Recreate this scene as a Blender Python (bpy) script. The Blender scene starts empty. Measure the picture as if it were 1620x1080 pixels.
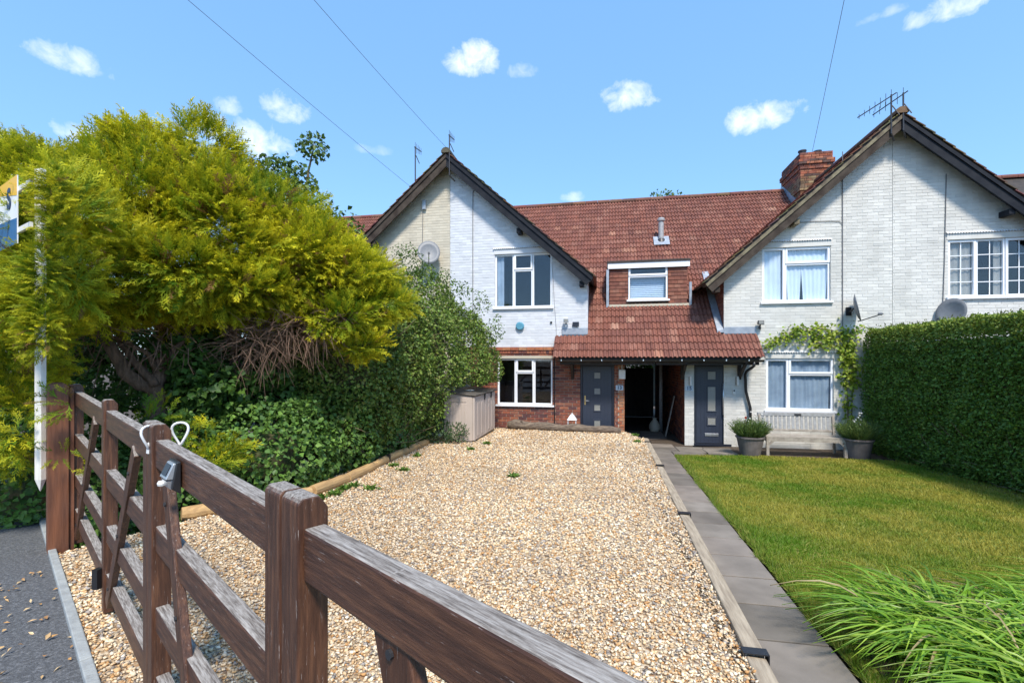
import bpy, bmesh, math, random
import numpy as np
from mathutils import Vector, Matrix, Quaternion
random.seed(7); rng = np.random.default_rng(7)
R = math.radians
scene = bpy.context.scene
col = scene.collection

# ---------------------------------------------------------------- camera
F_PX, CX, HY = 745.0, 810.0, 570.0        # focal length in photo pixels, centre, horizon row
YAW = R(10.9); CA, SA = math.cos(YAW), math.sin(YAW)
CAMZ = 2.16
cam_d = bpy.data.cameras.new('camera'); cam = bpy.data.objects.new('camera', cam_d); col.objects.link(cam)
cam.location = (0, 0, CAMZ); cam.rotation_euler = (R(90), 0, YAW)
cam_d.sensor_width = 36; cam_d.lens = 36 * F_PX / 1620; cam_d.shift_y = (HY - 540) / 1620
cam_d.clip_start = 0.05; cam_d.clip_end = 3000
scene.camera = cam

# ---------------------------------------------------------------- light
SUN_EL, SUN_AZ = R(54), R(160)            # azimuth of the sun measured from +Y towards +X
SUNV = Vector((math.sin(SUN_AZ) * math.cos(SUN_EL), math.cos(SUN_AZ) * math.cos(SUN_EL), math.sin(SUN_EL)))
sd = bpy.data.lights.new('sun', 'SUN'); sun = bpy.data.objects.new('sun', sd); col.objects.link(sun)
sd.energy = 3.0; sd.angle = R(9); sd.color = (1.0, .92, .80)
sun.rotation_euler = SUNV.to_track_quat('Z', 'Y').to_euler()
scene.view_settings.view_transform = 'Standard'; scene.view_settings.look = 'None'
scene.view_settings.gamma = 1; scene.view_settings.use_curve_mapping = False
scene.view_settings.exposure = 0.9

# ---------------------------------------------------------------- pixel helpers
def ray(px, py):
    r = (px - CX) / F_PX; u = (HY - py) / F_PX
    return Vector((r * CA - SA, r * SA + CA, u))          # forward component is 1
def FAC(px, py, Y=12.6):                                   # point on a vertical plane parallel to the house front
    d = ray(px, py); t = Y / d.y
    return d.x * t, CAMZ + d.z * t
def DEP(px, py, f):                                        # point at a forward distance
    return Vector((0, 0, CAMZ)) + ray(px, py) * f
def gz(Y): return CAMZ - 1.5 - .024 * Y                    # gravel height
def pz(Y): return CAMZ - 1.62 - .042 * min(Y, 12.9)        # path and lawn height
def GR(px, py, kind='g'):
    a, b = (1.5, .024) if kind == 'g' else (1.62, .042)
    d = ray(px, py); t = a / (-d.z - b * d.y)
    return Vector((d.x * t, d.y * t, CAMZ + d.z * t))

# ---------------------------------------------------------------- world
world = bpy.data.worlds.new('World'); scene.world = world; world.use_nodes = True
wn = world.node_tree.nodes; wl = world.node_tree.links; wn.clear()
w_out = wn.new('ShaderNodeOutputWorld'); w_bg = wn.new('ShaderNodeBackground')
w_sky = wn.new('ShaderNodeTexSky'); w_sky.sky_type = 'NISHITA'; w_sky.sun_disc = False
w_sky.sun_elevation = SUN_EL; w_sky.sun_rotation = SUN_AZ; w_sky.air_density = 1.0; w_sky.dust_density = .3; w_sky.ozone_density = 3.0
w_bg.inputs['Strength'].default_value = 0.125
w_tc = wn.new('ShaderNodeTexCoord')
def wmath(op, a, b=None, c=None, clamp=False):
    n = wn.new('ShaderNodeMath'); n.operation = op; n.use_clamp = clamp
    for i, v in enumerate((a, b, c)):
        if v is None: continue
        if isinstance(v, (int, float)): n.inputs[i].default_value = v
        else: wl.new(v, n.inputs[i])
    return n.outputs[0]
def wvec(op, a, b):
    n = wn.new('ShaderNodeVectorMath'); n.operation = op
    for i, v in enumerate((a, b)):
        if isinstance(v, (tuple, Vector)): n.inputs[i].default_value = tuple(v)
        else: wl.new(v, n.inputs[i])
    return n.outputs['Value'] if op == 'DOT_PRODUCT' else n.outputs[0]
DIR = w_tc.outputs['Generated']
w_no = wn.new('ShaderNodeTexNoise'); w_no.inputs['Scale'].default_value = 30; w_no.inputs['Detail'].default_value = 9; w_no.inputs['Roughness'].default_value = .62; w_no.inputs['Distortion'].default_value = .35
wl.new(DIR, w_no.inputs['Vector'])
w_no2 = wn.new('ShaderNodeTexNoise'); w_no2.inputs['Scale'].default_value = 11; w_no2.inputs['Detail'].default_value = 3
wl.new(DIR, w_no2.inputs['Vector'])
NZ = wmath('ADD', wmath('MULTIPLY', wmath('SUBTRACT', w_no.outputs['Fac'], .5), 2.2), wmath('MULTIPLY', wmath('SUBTRACT', w_no2.outputs['Fac'], .5), 1.8))
clouds = [(118, 100, 62, 36, .75), (135, 218, 50, 26, .7), (362, 172, 24, 26, .6), (455, 178, 46, 40, .8), (300, 215, 24, 16, .6),
          (748, 100, 62, 38, 1.0), (822, 116, 36, 20, .5), (992, 160, 58, 38, .95), (1197, 190, 74, 38, 1.0),
          (1500, 18, 66, 34, .95), (1395, 25, 46, 14, .45), (908, 313, 26, 14, .6), (420, 268, 40, 16, .5), (600, 240, 40, 12, .25), (1640, 305, 40, 26, .6)]
extra = [(-40, 22), (-75, 34), (-110, 20), (-150, 30), (170, 24), (130, 36), (95, 22), (66, 30), (20, 52), (-60, 58), (100, 60), (-140, 55)]
masks = None
def add_cloud(c, wa, ha, amp):
    global masks
    c = c.normalized(); rt = c.cross(Vector((0, 0, 1))).normalized(); up = rt.cross(c)
    u = wmath('DIVIDE', wvec('DOT_PRODUCT', DIR, rt), wa); v = wmath('DIVIDE', wvec('DOT_PRODUCT', DIR, up), ha)
    v = wmath('MULTIPLY', v, wmath('ADD', 1, wmath('MULTIPLY', wmath('LESS_THAN', v, 0), .7)))   # flatter underside
    q = wmath('ADD', wmath('MULTIPLY', u, u), wmath('MULTIPLY', v, v))
    front = wmath('GREATER_THAN', wvec('DOT_PRODUCT', DIR, c), .3)
    m = wmath('MULTIPLY', wmath('ADD', wmath('SUBTRACT', .60, q), NZ), .72, clamp=True)
    m = wmath('MULTIPLY', wmath('MULTIPLY', m, front), amp)
    masks = m if masks is None else wmath('MAXIMUM', masks, m)
for (x, y, w, h, a) in clouds:
    d = ray(x, y); L = d.length
    add_cloud(d, w / F_PX / L, h / F_PX / L, a)
for i, (az, el) in enumerate(extra):
    az, el = R(az), R(el)
    add_cloud(Vector((math.sin(az) * math.cos(el), math.cos(az) * math.cos(el), math.sin(el))), .10 + .03 * (i % 3), .05 + .01 * (i % 2), .9)
w_mix = wn.new('ShaderNodeMixRGB'); w_mix.inputs['Color2'].default_value = (7.4, 7.3, 7.3, 1)
w_tint = wn.new('ShaderNodeMixRGB'); w_tint.blend_type = 'MULTIPLY'; w_tint.inputs['Fac'].default_value = 1; w_tint.inputs['Color2'].default_value = (1.0, 1.05, 1.05, 1)
wl.new(w_sky.outputs[0], w_tint.inputs['Color1'])
w_hz = wn.new('ShaderNodeMixRGB'); w_hz.inputs['Fac'].default_value = .45; w_hz.inputs['Color2'].default_value = (1.45, 3.35, 6.3, 1)
wl.new(w_tint.outputs[0], w_hz.inputs['Color1'])
wl.new(masks, w_mix.inputs['Fac']); wl.new(w_hz.outputs[0], w_mix.inputs['Color1'])
wl.new(w_mix.outputs[0], w_bg.inputs['Color']); wl.new(w_bg.outputs[0], w_out.inputs['Surface'])

# ---------------------------------------------------------------- materials
MATS = {}
def new_mat(name):
    m = bpy.data.materials.new(name); m.use_nodes = True
    MATS[name] = m
    nt = m.node_tree; b = nt.nodes['Principled BSDF']
    return m, nt.nodes, nt.links, b
def mat(name, c1, c2=None, rough=.6, scale=8, stretch=(1, 1, 1), bump=0.0, bscale=None, metal=0, detail=6, lo=.35, hi=.65, c3=None, spec=.5, rot=0, attr=False, attr_amt=1.0, bdist=.01):
    m, n, l, b = new_mat(name)
    b.inputs['Roughness'].default_value = rough; b.inputs['Metallic'].default_value = metal
    b.inputs['Specular IOR Level'].default_value = spec
    if c2 is None: c2 = tuple(x * .8 for x in c1)
    tc = n.new('ShaderNodeTexCoord'); mp = n.new('ShaderNodeMapping'); mp.inputs['Scale'].default_value = stretch
    if rot:
        mr = n.new('ShaderNodeMapping'); mr.inputs['Rotation'].default_value = (0, 0, rot); l.new(tc.outputs['Object'], mr.inputs[0]); l.new(mr.outputs[0], mp.inputs[0])
    else: l.new(tc.outputs['Object'], mp.inputs[0])
    no = n.new('ShaderNodeTexNoise'); no.inputs['Scale'].default_value = scale; no.inputs['Detail'].default_value = detail
    l.new(mp.outputs[0], no.inputs['Vector'])
    cr = n.new('ShaderNodeValToRGB'); e = cr.color_ramp.elements
    e[0].position = lo; e[1].position = hi; e[0].color = (*c1, 1); e[1].color = (*c2, 1)
    if c3: k = e.new(hi + (1 - hi) * .5); k.color = (*c3, 1)
    l.new(no.outputs['Fac'], cr.inputs['Fac'])
    out = cr.outputs[0]
    if attr:
        at = n.new('ShaderNodeAttribute'); at.attribute_name = 'Col'
        mx = n.new('ShaderNodeMixRGB'); mx.blend_type = 'MULTIPLY'; mx.inputs['Fac'].default_value = attr_amt
        l.new(out, mx.inputs['Color1']); l.new(at.outputs['Color'], mx.inputs['Color2']); out = mx.outputs[0]
    l.new(out, b.inputs['Base Color'])
    if bump:
        no2 = n.new('ShaderNodeTexNoise'); no2.inputs['Scale'].default_value = bscale or scale * 4; no2.inputs['Detail'].default_value = 6
        l.new(mp.outputs[0], no2.inputs['Vector'])
        bp = n.new('ShaderNodeBump'); bp.inputs['Strength'].default_value = bump; bp.inputs['Distance'].default_value = bdist
        l.new(no2.outputs['Fac'], bp.inputs['Height']); l.new(bp.outputs[0], b.inputs['Normal'])
    return m
def leaf_mat(name, rough=.5, trans=.3, spec=.35):
    m, n, l, b = new_mat(name)
    at = n.new('ShaderNodeAttribute'); at.attribute_name = 'Col'
    l.new(at.outputs['Color'], b.inputs['Base Color']); b.inputs['Roughness'].default_value = rough; b.inputs['Specular IOR Level'].default_value = spec
    tr = n.new('ShaderNodeBsdfTranslucent'); l.new(at.outputs['Color'], tr.inputs['Color'])
    mx = n.new('ShaderNodeMixShader'); mx.inputs[0].default_value = trans
    l.new(b.outputs[0], mx.inputs[1]); l.new(tr.outputs[0], mx.inputs[2]); l.new(mx.outputs[0], n['Material Output'].inputs[0])
    return m
def glass_mat(name, tint=(.9, .95, 1), refl=1.0):
    m, n, l, b = new_mat(name); n.remove(b)
    t = n.new('ShaderNodeBsdfTransparent'); t.inputs[0].default_value = (*tint, 1)
    g = n.new('ShaderNodeBsdfGlossy'); g.inputs['Roughness'].default_value = .015
    lw = n.new('ShaderNodeLayerWeight'); pw = n.new('ShaderNodeMath'); pw.operation = 'POWER'; pw.inputs[1].default_value = 5; l.new(lw.outputs['Facing'], pw.inputs[0])
    fr = n.new('ShaderNodeMath'); fr.operation = 'MULTIPLY_ADD'; fr.inputs[1].default_value = .9; fr.inputs[2].default_value = .055; l.new(pw.outputs[0], fr.inputs[0])
    mx = n.new('ShaderNodeMixShader'); l.new(fr.outputs[0], mx.inputs[0]); l.new(t.outputs[0], mx.inputs[1]); l.new(g.outputs[0], mx.inputs[2])
    l.new(mx.outputs[0], n['Material Output'].inputs[0])
    return m
def flat(name, c, rough=.5, metal=0, var=.12, bump=0, scale=20):
    return mat(name, c, tuple(max(0, x * (1 - var)) for x in c), rough, scale, bump=bump, metal=metal)

M = {}
M['white_brick'] = mat('white_painted_brick', (.66, .675, .71), (.60, .615, .65), .55, 3.0, bump=.25, bscale=60, attr=True, bdist=.004)
M['white_mortar'] = mat('white_painted_mortar', (.62, .635, .67), (.56, .575, .61), .7, 6, bump=.3, bscale=80)
M['cream_brick'] = mat('cream_painted_brick', (.62, .56, .45), (.54, .485, .385), .6, 2.5, bump=.3, bscale=60, attr=True, bdist=.004)
M['cream_mortar'] = mat('cream_painted_mortar', (.54, .485, .385), (.47, .42, .33), .7, 6)
M['ivory_brick'] = mat('ivory_painted_brick', (.66, .65, .615), (.54, .53, .495), .55, 2.2, (1.2, 1.2, .45), bump=.3, bscale=60, attr=True, bdist=.004, lo=.3, hi=.75)
M['ivory_mortar'] = mat('ivory_painted_mortar', (.62, .61, .575), (.54, .53, .50), .7, 6)
M['red_brick'] = mat('red_brick', (1, 1, 1), (.72, .70, .70), .8, 14, bump=.4, bscale=70, attr=True)
M['red_mortar'] = mat('brick_mortar', (.42, .36, .30), (.32, .27, .22), .9, 12)
M['tile'] = mat('roof_tile_clay', (1, 1, 1), (.66, .62, .60), .8, 9, bump=.35, bscale=60, attr=True, lo=.38, hi=.72)
M['tile_hung'] = mat('hung_tile_clay', (1, 1, 1), (.75, .7, .7), .8, 9, bump=.3, attr=True)
M['verge_tile'] = mat('lichened_verge_tile', (.11, .085, .06), (.22, .19, .12), .9, 6, bump=.5)
M['barge'] = mat('black_bargeboard_paint', (.012, .014, .02), (.022, .024, .03), .6, 5, bump=.15, spec=.15)
M['barge_brown'] = mat('weathered_brown_bargeboard', (.04, .03, .025), (.085, .068, .055), .8, 4, bump=.3, spec=.15)
M['upvc'] = flat('white_upvc', (.84, .86, .90), .3, var=.03)
M['sill'] = flat('white_sill', (.78, .79, .82), .4, var=.06)
M['glass'] = glass_mat('window_glass')
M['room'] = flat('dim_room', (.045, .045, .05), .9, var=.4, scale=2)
M['curtain_white'] = mat('white_net_curtain', (.86, .86, .86), (.78, .78, .78), .9, 4)
M['curtain_grey'] = mat('blue_grey_curtain', (.42, .46, .50), (.32, .36, .40), .9, 4)
M['curtain_beige'] = mat('beige_curtain', (.45, .38, .30), (.36, .30, .24), .9, 4)
M['blind'] = flat('white_blind', (.62, .66, .70), .6)
M['door'] = mat('anthracite_door', (.026, .034, .056), (.032, .04, .064), .38, 30, bump=.1, bscale=300)
M['door_frame'] = flat('dark_door_frame', (.016, .020, .034), .4)
M['frosted'] = mat('frosted_glass', (.30, .30, .28), (.20, .20, .19), .15, 90, bump=.3, bscale=120)
M['brass'] = flat('brass_plate', (.62, .45, .20), .35, metal=.8)
M['steel'] = flat('brushed_steel', (.70, .71, .73), .3, metal=.85)
M['lead'] = mat('lead_flashing', (.26, .30, .36), (.40, .44, .50), .5, 6, metal=.3, bump=.2)
M['black_plastic'] = flat('black_plastic', (.018, .018, .020), .4)
M['dark_metal'] = flat('dark_metal', (.05, .05, .055), .45, metal=.4)
M['grey_dish'] = flat('grey_dish', (.19, .20, .22), .5)
M['grey_metal'] = flat('galvanised_metal', (.48, .50, .52), .45, metal=.7)
M['cable'] = flat('grey_cable', (.16, .16, .17), .7)
M['white_plastic'] = flat('white_plastic', (.78, .77, .74), .5)
M['blue_plastic'] = flat('blue_alarm_plastic', (.10, .30, .42), .4)
M['navy'] = flat('navy_ink', (.02, .05, .12), .5)
M['stone_plate'] = mat('slate_blue_plate', (.58, .66, .74), (.48, .56, .64), .5, 30)
M['timber_dark'] = mat('dark_timber', (.02, .016, .014), (.04, .03, .025), .7, 8)
M['flue'] = flat('flue_grey', (.42, .42, .42), .5, metal=.2, var=.25)
M['chimney_brick'] = mat('sooty_brick', (1, 1, 1), (.55, .5, .45), .9, 7, bump=.5, attr=True)
M['sleeper'] = mat('weathered_sleeper', (.42, .345, .25), (.26, .205, .145), .85, 5, (9, .9, 9), bump=.5, bscale=12)
M['edging_log'] = mat('tan_edging_timber', (.50, .32, .14), (.36, .22, .10), .8, 4, (6, 1, 6), bump=.4)
M['bark_log'] = mat('pale_bark_log', (.22, .17, .125), (.09, .065, .05), .9, 9, (.8, 3, 3), bump=.9, bscale=22, c3=(.42, .37, .30), bdist=.02)
M['log_end'] = mat('cut_wood', (.45, .34, .2), (.34, .25, .15), .8, 30)
M['bark'] = mat('conifer_bark', (.20, .125, .085), (.10, .065, .045), .9, 10, (3, 3, .7), bump=.8, bscale=20, bdist=.02)
M['twig'] = mat('dead_twig', (.23, .145, .10), (.13, .08, .055), .9, 15)
M['stem'] = mat('hedge_stem', (.20, .15, .09), (.11, .08, .05), .9, 15)
M['core_dark'] = mat('dark_core_filler', (.05, .075, .02), (.08, .07, .035), .9, 9, bump=.8)  # dark filler colour for the added light-blocking cores
M['shed'] = mat('taupe_plastic_shed', (.50, .42, .37), (.47, .395, .345), .5, 3)
M['shed_lid'] = mat('brown_plastic_lid', (.085, .075, .065), (.12, .105, .09), .6, 20, bump=.3)
M['pot'] = mat('weathered_grey_pot', (.17, .145, .14), (.11, .095, .095), .8, 7, bump=.3)
M['soil'] = mat('soil', (.05, .035, .025), (.09, .065, .045), 1, 20, bump=.6)
M['bench'] = mat('weathered_teak', (.40, .36, .31), (.27, .235, .20), .8, 6, (2, 2, 2), bump=.3)
M['bench_grey'] = mat('grey_weathered_slat', (.36, .37, .39), (.26, .265, .27), .8, 8, (2, 2, 2), bump=.3, c3=(.42, .36, .28))
M['rope'] = flat('white_rope', (.74, .75, .76), .6)
M['lantern'] = flat('white_lantern_metal', (.72, .73, .75), .4)
M['sign_yellow'] = flat('sign_yellow', (.85, .48, .03), .4, var=.04)
M['sign_white'] = flat('sign_white', (.80, .81, .84), .4, var=.04)
M['sign_blue'] = flat('sign_blue', (.02, .13, .33), .4, var=.06)
M['white_paint'] = mat('white_painted_stake', (.76, .74, .70), (.66, .63, .57), .6, 12, (3, 3, .6), bump=.2)
M['tarmac'] = mat('tarmac', (.075, .078, .085), (.13, .135, .145), .9, 60, bump=1.0, bscale=140, c3=(.26, .26, .27), lo=.42, hi=.62, bdist=.008)
M['kerb'] = mat('concrete_edging', (.34, .36, .36), (.26, .275, .28), .9, 14, bump=.4)
M['slab'] = mat('grey_paving_slab', (.225, .20, .18), (.165, .147, .132), .85, 3.5, bump=.35, bscale=90, attr=True, bdist=.004, spec=.15)
M['leaf'] = leaf_mat('leaf')
M['needle'] = leaf_mat('conifer_spray', rough=.6, trans=.35, spec=.2)
M['grass'] = leaf_mat('grass_blade', trans=.3, spec=.25)
M['lily'] = leaf_mat('strap_leaf', rough=.38, trans=.4, spec=.5)
M['litter'] = leaf_mat('dry_leaf', trans=.1)
M['gravel'] = leaf_mat('gravel_stone', rough=.75, trans=0, spec=.35)

def gravel_sheet_mat():
    m, n, l, b = new_mat('gravel_bed'); b.inputs['Roughness'].default_value = .85
    tc = n.new('ShaderNodeTexCoord'); vo = n.new('ShaderNodeTexVoronoi'); vo.inputs['Scale'].default_value = 55
    l.new(tc.outputs['Object'], vo.inputs['Vector'])
    sp = n.new('ShaderNodeSeparateColor'); l.new(vo.outputs['Color'], sp.inputs[0])
    cr = n.new('ShaderNodeValToRGB'); e = cr.color_ramp.elements
    e[0].position = 0; e[0].color = (.10, .09, .085, 1); e[1].position = 1; e[1].color = (.62, .52, .39, 1)
    for p, c in ((.12, (.30, .17, .08)), (.4, (.42, .31, .19)), (.7, (.52, .42, .29))): k = e.new(p); k.color = (*c, 1)
    l.new(sp.outputs[0], cr.inputs[0]); l.new(cr.outputs[0], b.inputs['Base Color'])
    bp = n.new('ShaderNodeBump'); bp.inputs['Strength'].default_value = .9; bp.inputs['Distance'].default_value = .012; bp.invert = True
    l.new(vo.outputs['Distance'], bp.inputs['Height']); l.new(bp.outputs[0], b.inputs['Normal'])
    return m
M['gravel_bed'] = gravel_sheet_mat()
def lawn_mat(name='lawn_turf'):
    m, n, l, b = new_mat(name); b.inputs['Roughness'].default_value = .95
    tc = n.new('ShaderNodeTexCoord'); n1 = n.new('ShaderNodeTexNoise'); n1.inputs['Scale'].default_value = 1.1; n1.inputs['Detail'].default_value = 5
    l.new(tc.outputs['Object'], n1.inputs['Vector'])
    cr = n.new('ShaderNodeValToRGB'); e = cr.color_ramp.elements
    e[0].position = .35; e[0].color = (.08, .15, .012, 1); e[1].position = .7; e[1].color = (.26, .23, .05, 1)
    l.new(n1.outputs['Fac'], cr.inputs[0]); l.new(cr.outputs[0], b.inputs['Base Color'])
    return m
M['lawn'] = lawn_mat()
def gate_wood(name, stretch, rot):
    m, n, l, b = new_mat(name); b.inputs['Roughness'].default_value = .5
    tc = n.new('ShaderNodeTexCoord'); mr = n.new('ShaderNodeMapping'); mr.inputs['Rotation'].default_value = (0, 0, rot)
    mp = n.new('ShaderNodeMapping'); mp.inputs['Scale'].default_value = stretch
    l.new(tc.outputs['Object'], mr.inputs[0]); l.new(mr.outputs[0], mp.inputs[0])
    def noise(s, d=6, ro=.6):
        x = n.new('ShaderNodeTexNoise'); x.inputs['Scale'].default_value = s; x.inputs['Detail'].default_value = d; x.inputs['Roughness'].default_value = ro
        l.new(mp.outputs[0], x.inputs['Vector']); return x.outputs['Fac']
    def ramp(f, stops):
        c = n.new('ShaderNodeValToRGB'); e = c.color_ramp.elements
        e[0].position, e[0].color = stops[0][0], (*stops[0][1], 1); e[1].position, e[1].color = stops[-1][0], (*stops[-1][1], 1)
        for p, k in stops[1:-1]: q = e.new(p); q.color = (*k, 1)
        l.new(f, c.inputs[0]); return c.outputs[0]
    def mixc(f, a, b_):
        x = n.new('ShaderNodeMixRGB'); l.new(f, x.inputs[0]); l.new(a, x.inputs[1]); l.new(b_, x.inputs[2]); return x.outputs[0]
    def ma(op, a, b_, clamp=False):
        x = n.new('ShaderNodeMath'); x.operation = op; x.use_clamp = clamp
        for i, v in enumerate((a, b_)):
            if isinstance(v, (int, float)): x.inputs[i].default_value = v
            else: l.new(v, x.inputs[i])
        return x.outputs[0]
    grain = noise(9, 8)
    stain = ramp(grain, [(.3, (.034, .014, .008)), (.5, (.078, .032, .017)), (.7, (.15, .065, .032))])
    bare = ramp(noise(16, 8, .75), [(.33, (.035, .028, .024)), (.45, (.17, .145, .125)), (.62, (.38, .35, .32))])
    flake = ramp(noise(22, 5, .7), [(.635, (0, 0, 0)), (.68, (1, 1, 1))])
    pale = n.new('ShaderNodeRGB'); pale.outputs[0].default_value = (.36, .30, .27, 1)
    c = mixc(flake, stain, pale.outputs[0])
    ge = n.new('ShaderNodeNewGeometry'); sx = n.new('ShaderNodeSeparateXYZ'); l.new(ge.outputs['True Normal'], sx.inputs[0])
    # top faces have lost their stain to the weather
    up = ma('MULTIPLY', ma('SUBTRACT', ma('ADD', sx.outputs['Z'], ma('MULTIPLY', noise(5, 4), .5)), .78), 5, True)
    c = mixc(up, c, bare); l.new(c, b.inputs['Base Color'])
    rg = ma('ADD', ma('MULTIPLY', up, .35), .45); l.new(rg, b.inputs['Roughness'])
    bp = n.new('ShaderNodeBump'); bp.inputs['Strength'].default_value = .6; bp.inputs['Distance'].default_value = .004
    l.new(noise(18, 8, .7), bp.inputs['Height']); l.new(bp.outputs[0], b.inputs['Normal'])
    return m
GATE_ANG = math.atan2(.522, -.852)
M['gate_rail'] = gate_wood('stained_gate_rail', (.7, 9, 9), -GATE_ANG)
M['gate_post'] = gate_wood('stained_gate_upright', (9, 9, .7), 0)
M['big_post'] = mat('red_brown_gatepost', (.20, .075, .035), (.11, .042, .022), .6, 5, (5, 5, .5), bump=.4, bscale=14)

# ---------------------------------------------------------------- mesh helpers
def tag(o, label, cat=None, group=None, kind=None):
    if label: o['label'] = label
    if cat: o['category'] = cat
    if group: o['group'] = group
    if kind: o['kind'] = kind
    return o
def thing(name, loc, label, cat, group=None):
    o = bpy.data.objects.new(name, None); col.objects.link(o); o.location = loc; o.empty_display_size = .1
    return tag(o, label, cat, group)
def link(o, parent):
    col.objects.link(o)
    if parent is not None:
        o.parent = parent
        root = parent
        while root.parent: root = root.parent
        if parent is root: o.matrix_parent_inverse = Matrix.Translation(-parent.location)
    return o
class MB:
    def __init__(s): s.v = []; s.f = []; s.c = []
    def add(s, vs, fs, c=None):
        k = len(s.v); s.v += [tuple(x) for x in vs]; s.f += [tuple(i + k for i in f) for f in fs]
        s.c += [c or (1, 1, 1)] * len(vs); return s
    def box(s, x0, x1, y0, y1, z0, z1, c=None):
        return s.add([(x0, y0, z0), (x1, y0, z0), (x1, y1, z0), (x0, y1, z0), (x0, y0, z1), (x1, y0, z1), (x1, y1, z1), (x0, y1, z1)],
                     [(3, 2, 1, 0), (4, 5, 6, 7), (0, 1, 5, 4), (1, 2, 6, 5), (2, 3, 7, 6), (3, 0, 4, 7)], c)
    def hexa(s, p, c=None):   # 8 corners: bottom ring then top ring
        return s.add(p, [(3, 2, 1, 0), (4, 5, 6, 7), (0, 1, 5, 4), (1, 2, 6, 5), (2, 3, 7, 6), (3, 0, 4, 7)], c)
    def bar(s, a, b, w, h, up=(0, 0, 1), c=None):   # bar from a to b, w across, h along up
        a, b = Vector(a), Vector(b); d = (b - a).normalized(); up = Vector(up)
        sd_ = d.cross(up).normalized(); u = sd_.cross(d).normalized(); sd_ *= w / 2; u = u * h / 2
        return s.hexa([a - sd_ - u, a + sd_ - u, b + sd_ - u, b - sd_ - u, a - sd_ + u, a + sd_ + u, b + sd_ + u, b - sd_ + u], c)
    def tube(s, pts, r, n=8, c=None, cap=True):
        pts = [Vector(p) for p in pts]; rs = r if isinstance(r, (list, tuple)) else [r] * len(pts)
        rings = []; prev = None
        for i, p in enumerate(pts):
            d = (pts[min(i + 1, len(pts) - 1)] - pts[max(i - 1, 0)]).normalized()
            a = d.orthogonal().normalized() if prev is None else (prev - d * prev.dot(d)).normalized()
            prev = a; b = d.cross(a)
            rings.append([p + (a * math.cos(t) + b * math.sin(t)) * rs[i] for t in [2 * math.pi * k / n for k in range(n)]])
        vs = [q for rg in rings for q in rg]; fs = []
        for i in range(len(rings) - 1):
            for k in range(n): fs.append((i * n + k, i * n + (k + 1) % n, (i + 1) * n + (k + 1) % n, (i + 1) * n + k))
        if cap: fs += [tuple(range(n - 1, -1, -1)), tuple(range((len(rings) - 1) * n, len(rings) * n))]
        return s.add(vs, fs, c)
    def lathe(s, cx, cy, prof, n=24, c=None):
        vs = []; fs = []
        for (r, z) in prof:
            for k in range(n): vs.append((cx + r * math.cos(2 * math.pi * k / n), cy + r * math.sin(2 * math.pi * k / n), z))
        for i in range(len(prof) - 1):
            for k in range(n): fs.append((i * n + k, i * n + (k + 1) % n, (i + 1) * n + (k + 1) % n, (i + 1) * n + k))
        fs.append(tuple(range(n - 1, -1, -1))); fs.append(tuple(range((len(prof) - 1) * n, len(prof) * n)))
        return s.add(vs, fs, c)
    def build(s, name, m, parent=None, smooth=False, bevel=0, colors=False):
        me = bpy.data.meshes.new(name); me.from_pydata(s.v, [], s.f); me.update()
        if colors:
            ca = me.color_attributes.new('Col', 'FLOAT_COLOR', 'POINT')
            ca.data.foreach_set('color', np.hstack([np.array(s.c, dtype=np.float32), np.ones((len(s.c), 1), np.float32)]).ravel())
        me.materials.append(M[m] if isinstance(m, str) else m)
        if smooth: me.polygons.foreach_set('use_smooth', [True] * len(me.polygons))
        o = bpy.data.objects.new(name, me); link(o, parent)
        if bevel:
            bv = o.modifiers.new('bevel', 'BEVEL'); bv.width = bevel; bv.segments = 2; bv.limit_method = 'ANGLE'
        return o
def np_mesh(name, V, T, C, m, parent=None, smooth=False):
    """V (n,3), T (t,3) triangles, C (n,3) colours"""
    me = bpy.data.meshes.new(name); n, t = len(V), len(T)
    me.vertices.add(n); me.vertices.foreach_set('co', V.astype(np.float32).ravel())
    me.loops.add(t * 3); me.loops.foreach_set('vertex_index', T.astype(np.int32).ravel())
    me.polygons.add(t); me.polygons.foreach_set('loop_start', np.arange(0, t * 3, 3, dtype=np.int32))
    me.polygons.foreach_set('loop_total', np.full(t, 3, np.int32))
    if smooth: me.polygons.foreach_set('use_smooth', np.ones(t, bool))
    me.update(calc_edges=True)
    ca = me.color_attributes.new('Col', 'FLOAT_COLOR', 'POINT')
    ca.data.foreach_set('color', np.hstack([C, np.ones((n, 1))]).astype(np.float32).ravel())
    me.materials.append(M[m]); o = bpy.data.objects.new(name, me); link(o, parent); return o
def unit(a): return a / (np.linalg.norm(a, axis=1, keepdims=True) + 1e-9)
def leaf_mesh(P, D, N, L, W, C, name, m, parent=None, fold=.25):
    """diamond leaves: P base, D direction, N normal, L length, W width"""
    n = len(P); D = unit(D); S = unit(np.cross(D, N)); N2 = np.cross(S, D)
    L = L[:, None]; W = W[:, None]
    mid = P + D * L * .45
    V = np.stack([P, mid + S * W * .5 + N2 * W * fold, P + D * L, mid - S * W * .5 + N2 * W * fold], 1).reshape(-1, 3)
    b = np.arange(n)[:, None] * 4
    T = np.concatenate([b + [0, 1, 2], b + [0, 2, 3]], 1).reshape(-1, 3)
    return np_mesh(name, V, T, np.repeat(C, 4, 0), m, parent)
def lump(P, k=1.0, ph=0.0):                                # cheap smooth 3-d noise in about -1..1
    x, y, z = P[:, 0] * k + ph, P[:, 1] * k + ph * 1.7, P[:, 2] * k - ph
    return (np.sin(x * 2.1 + np.sin(y * 1.7 + z)) + np.sin(y * 2.6 + np.sin(z * 2.2 - x)) + np.sin(z * 2.9 + np.sin(x * 1.9 + y * .7))) / 3
def rand_dirs(n): return unit(rng.normal(size=(n, 3)))
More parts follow.
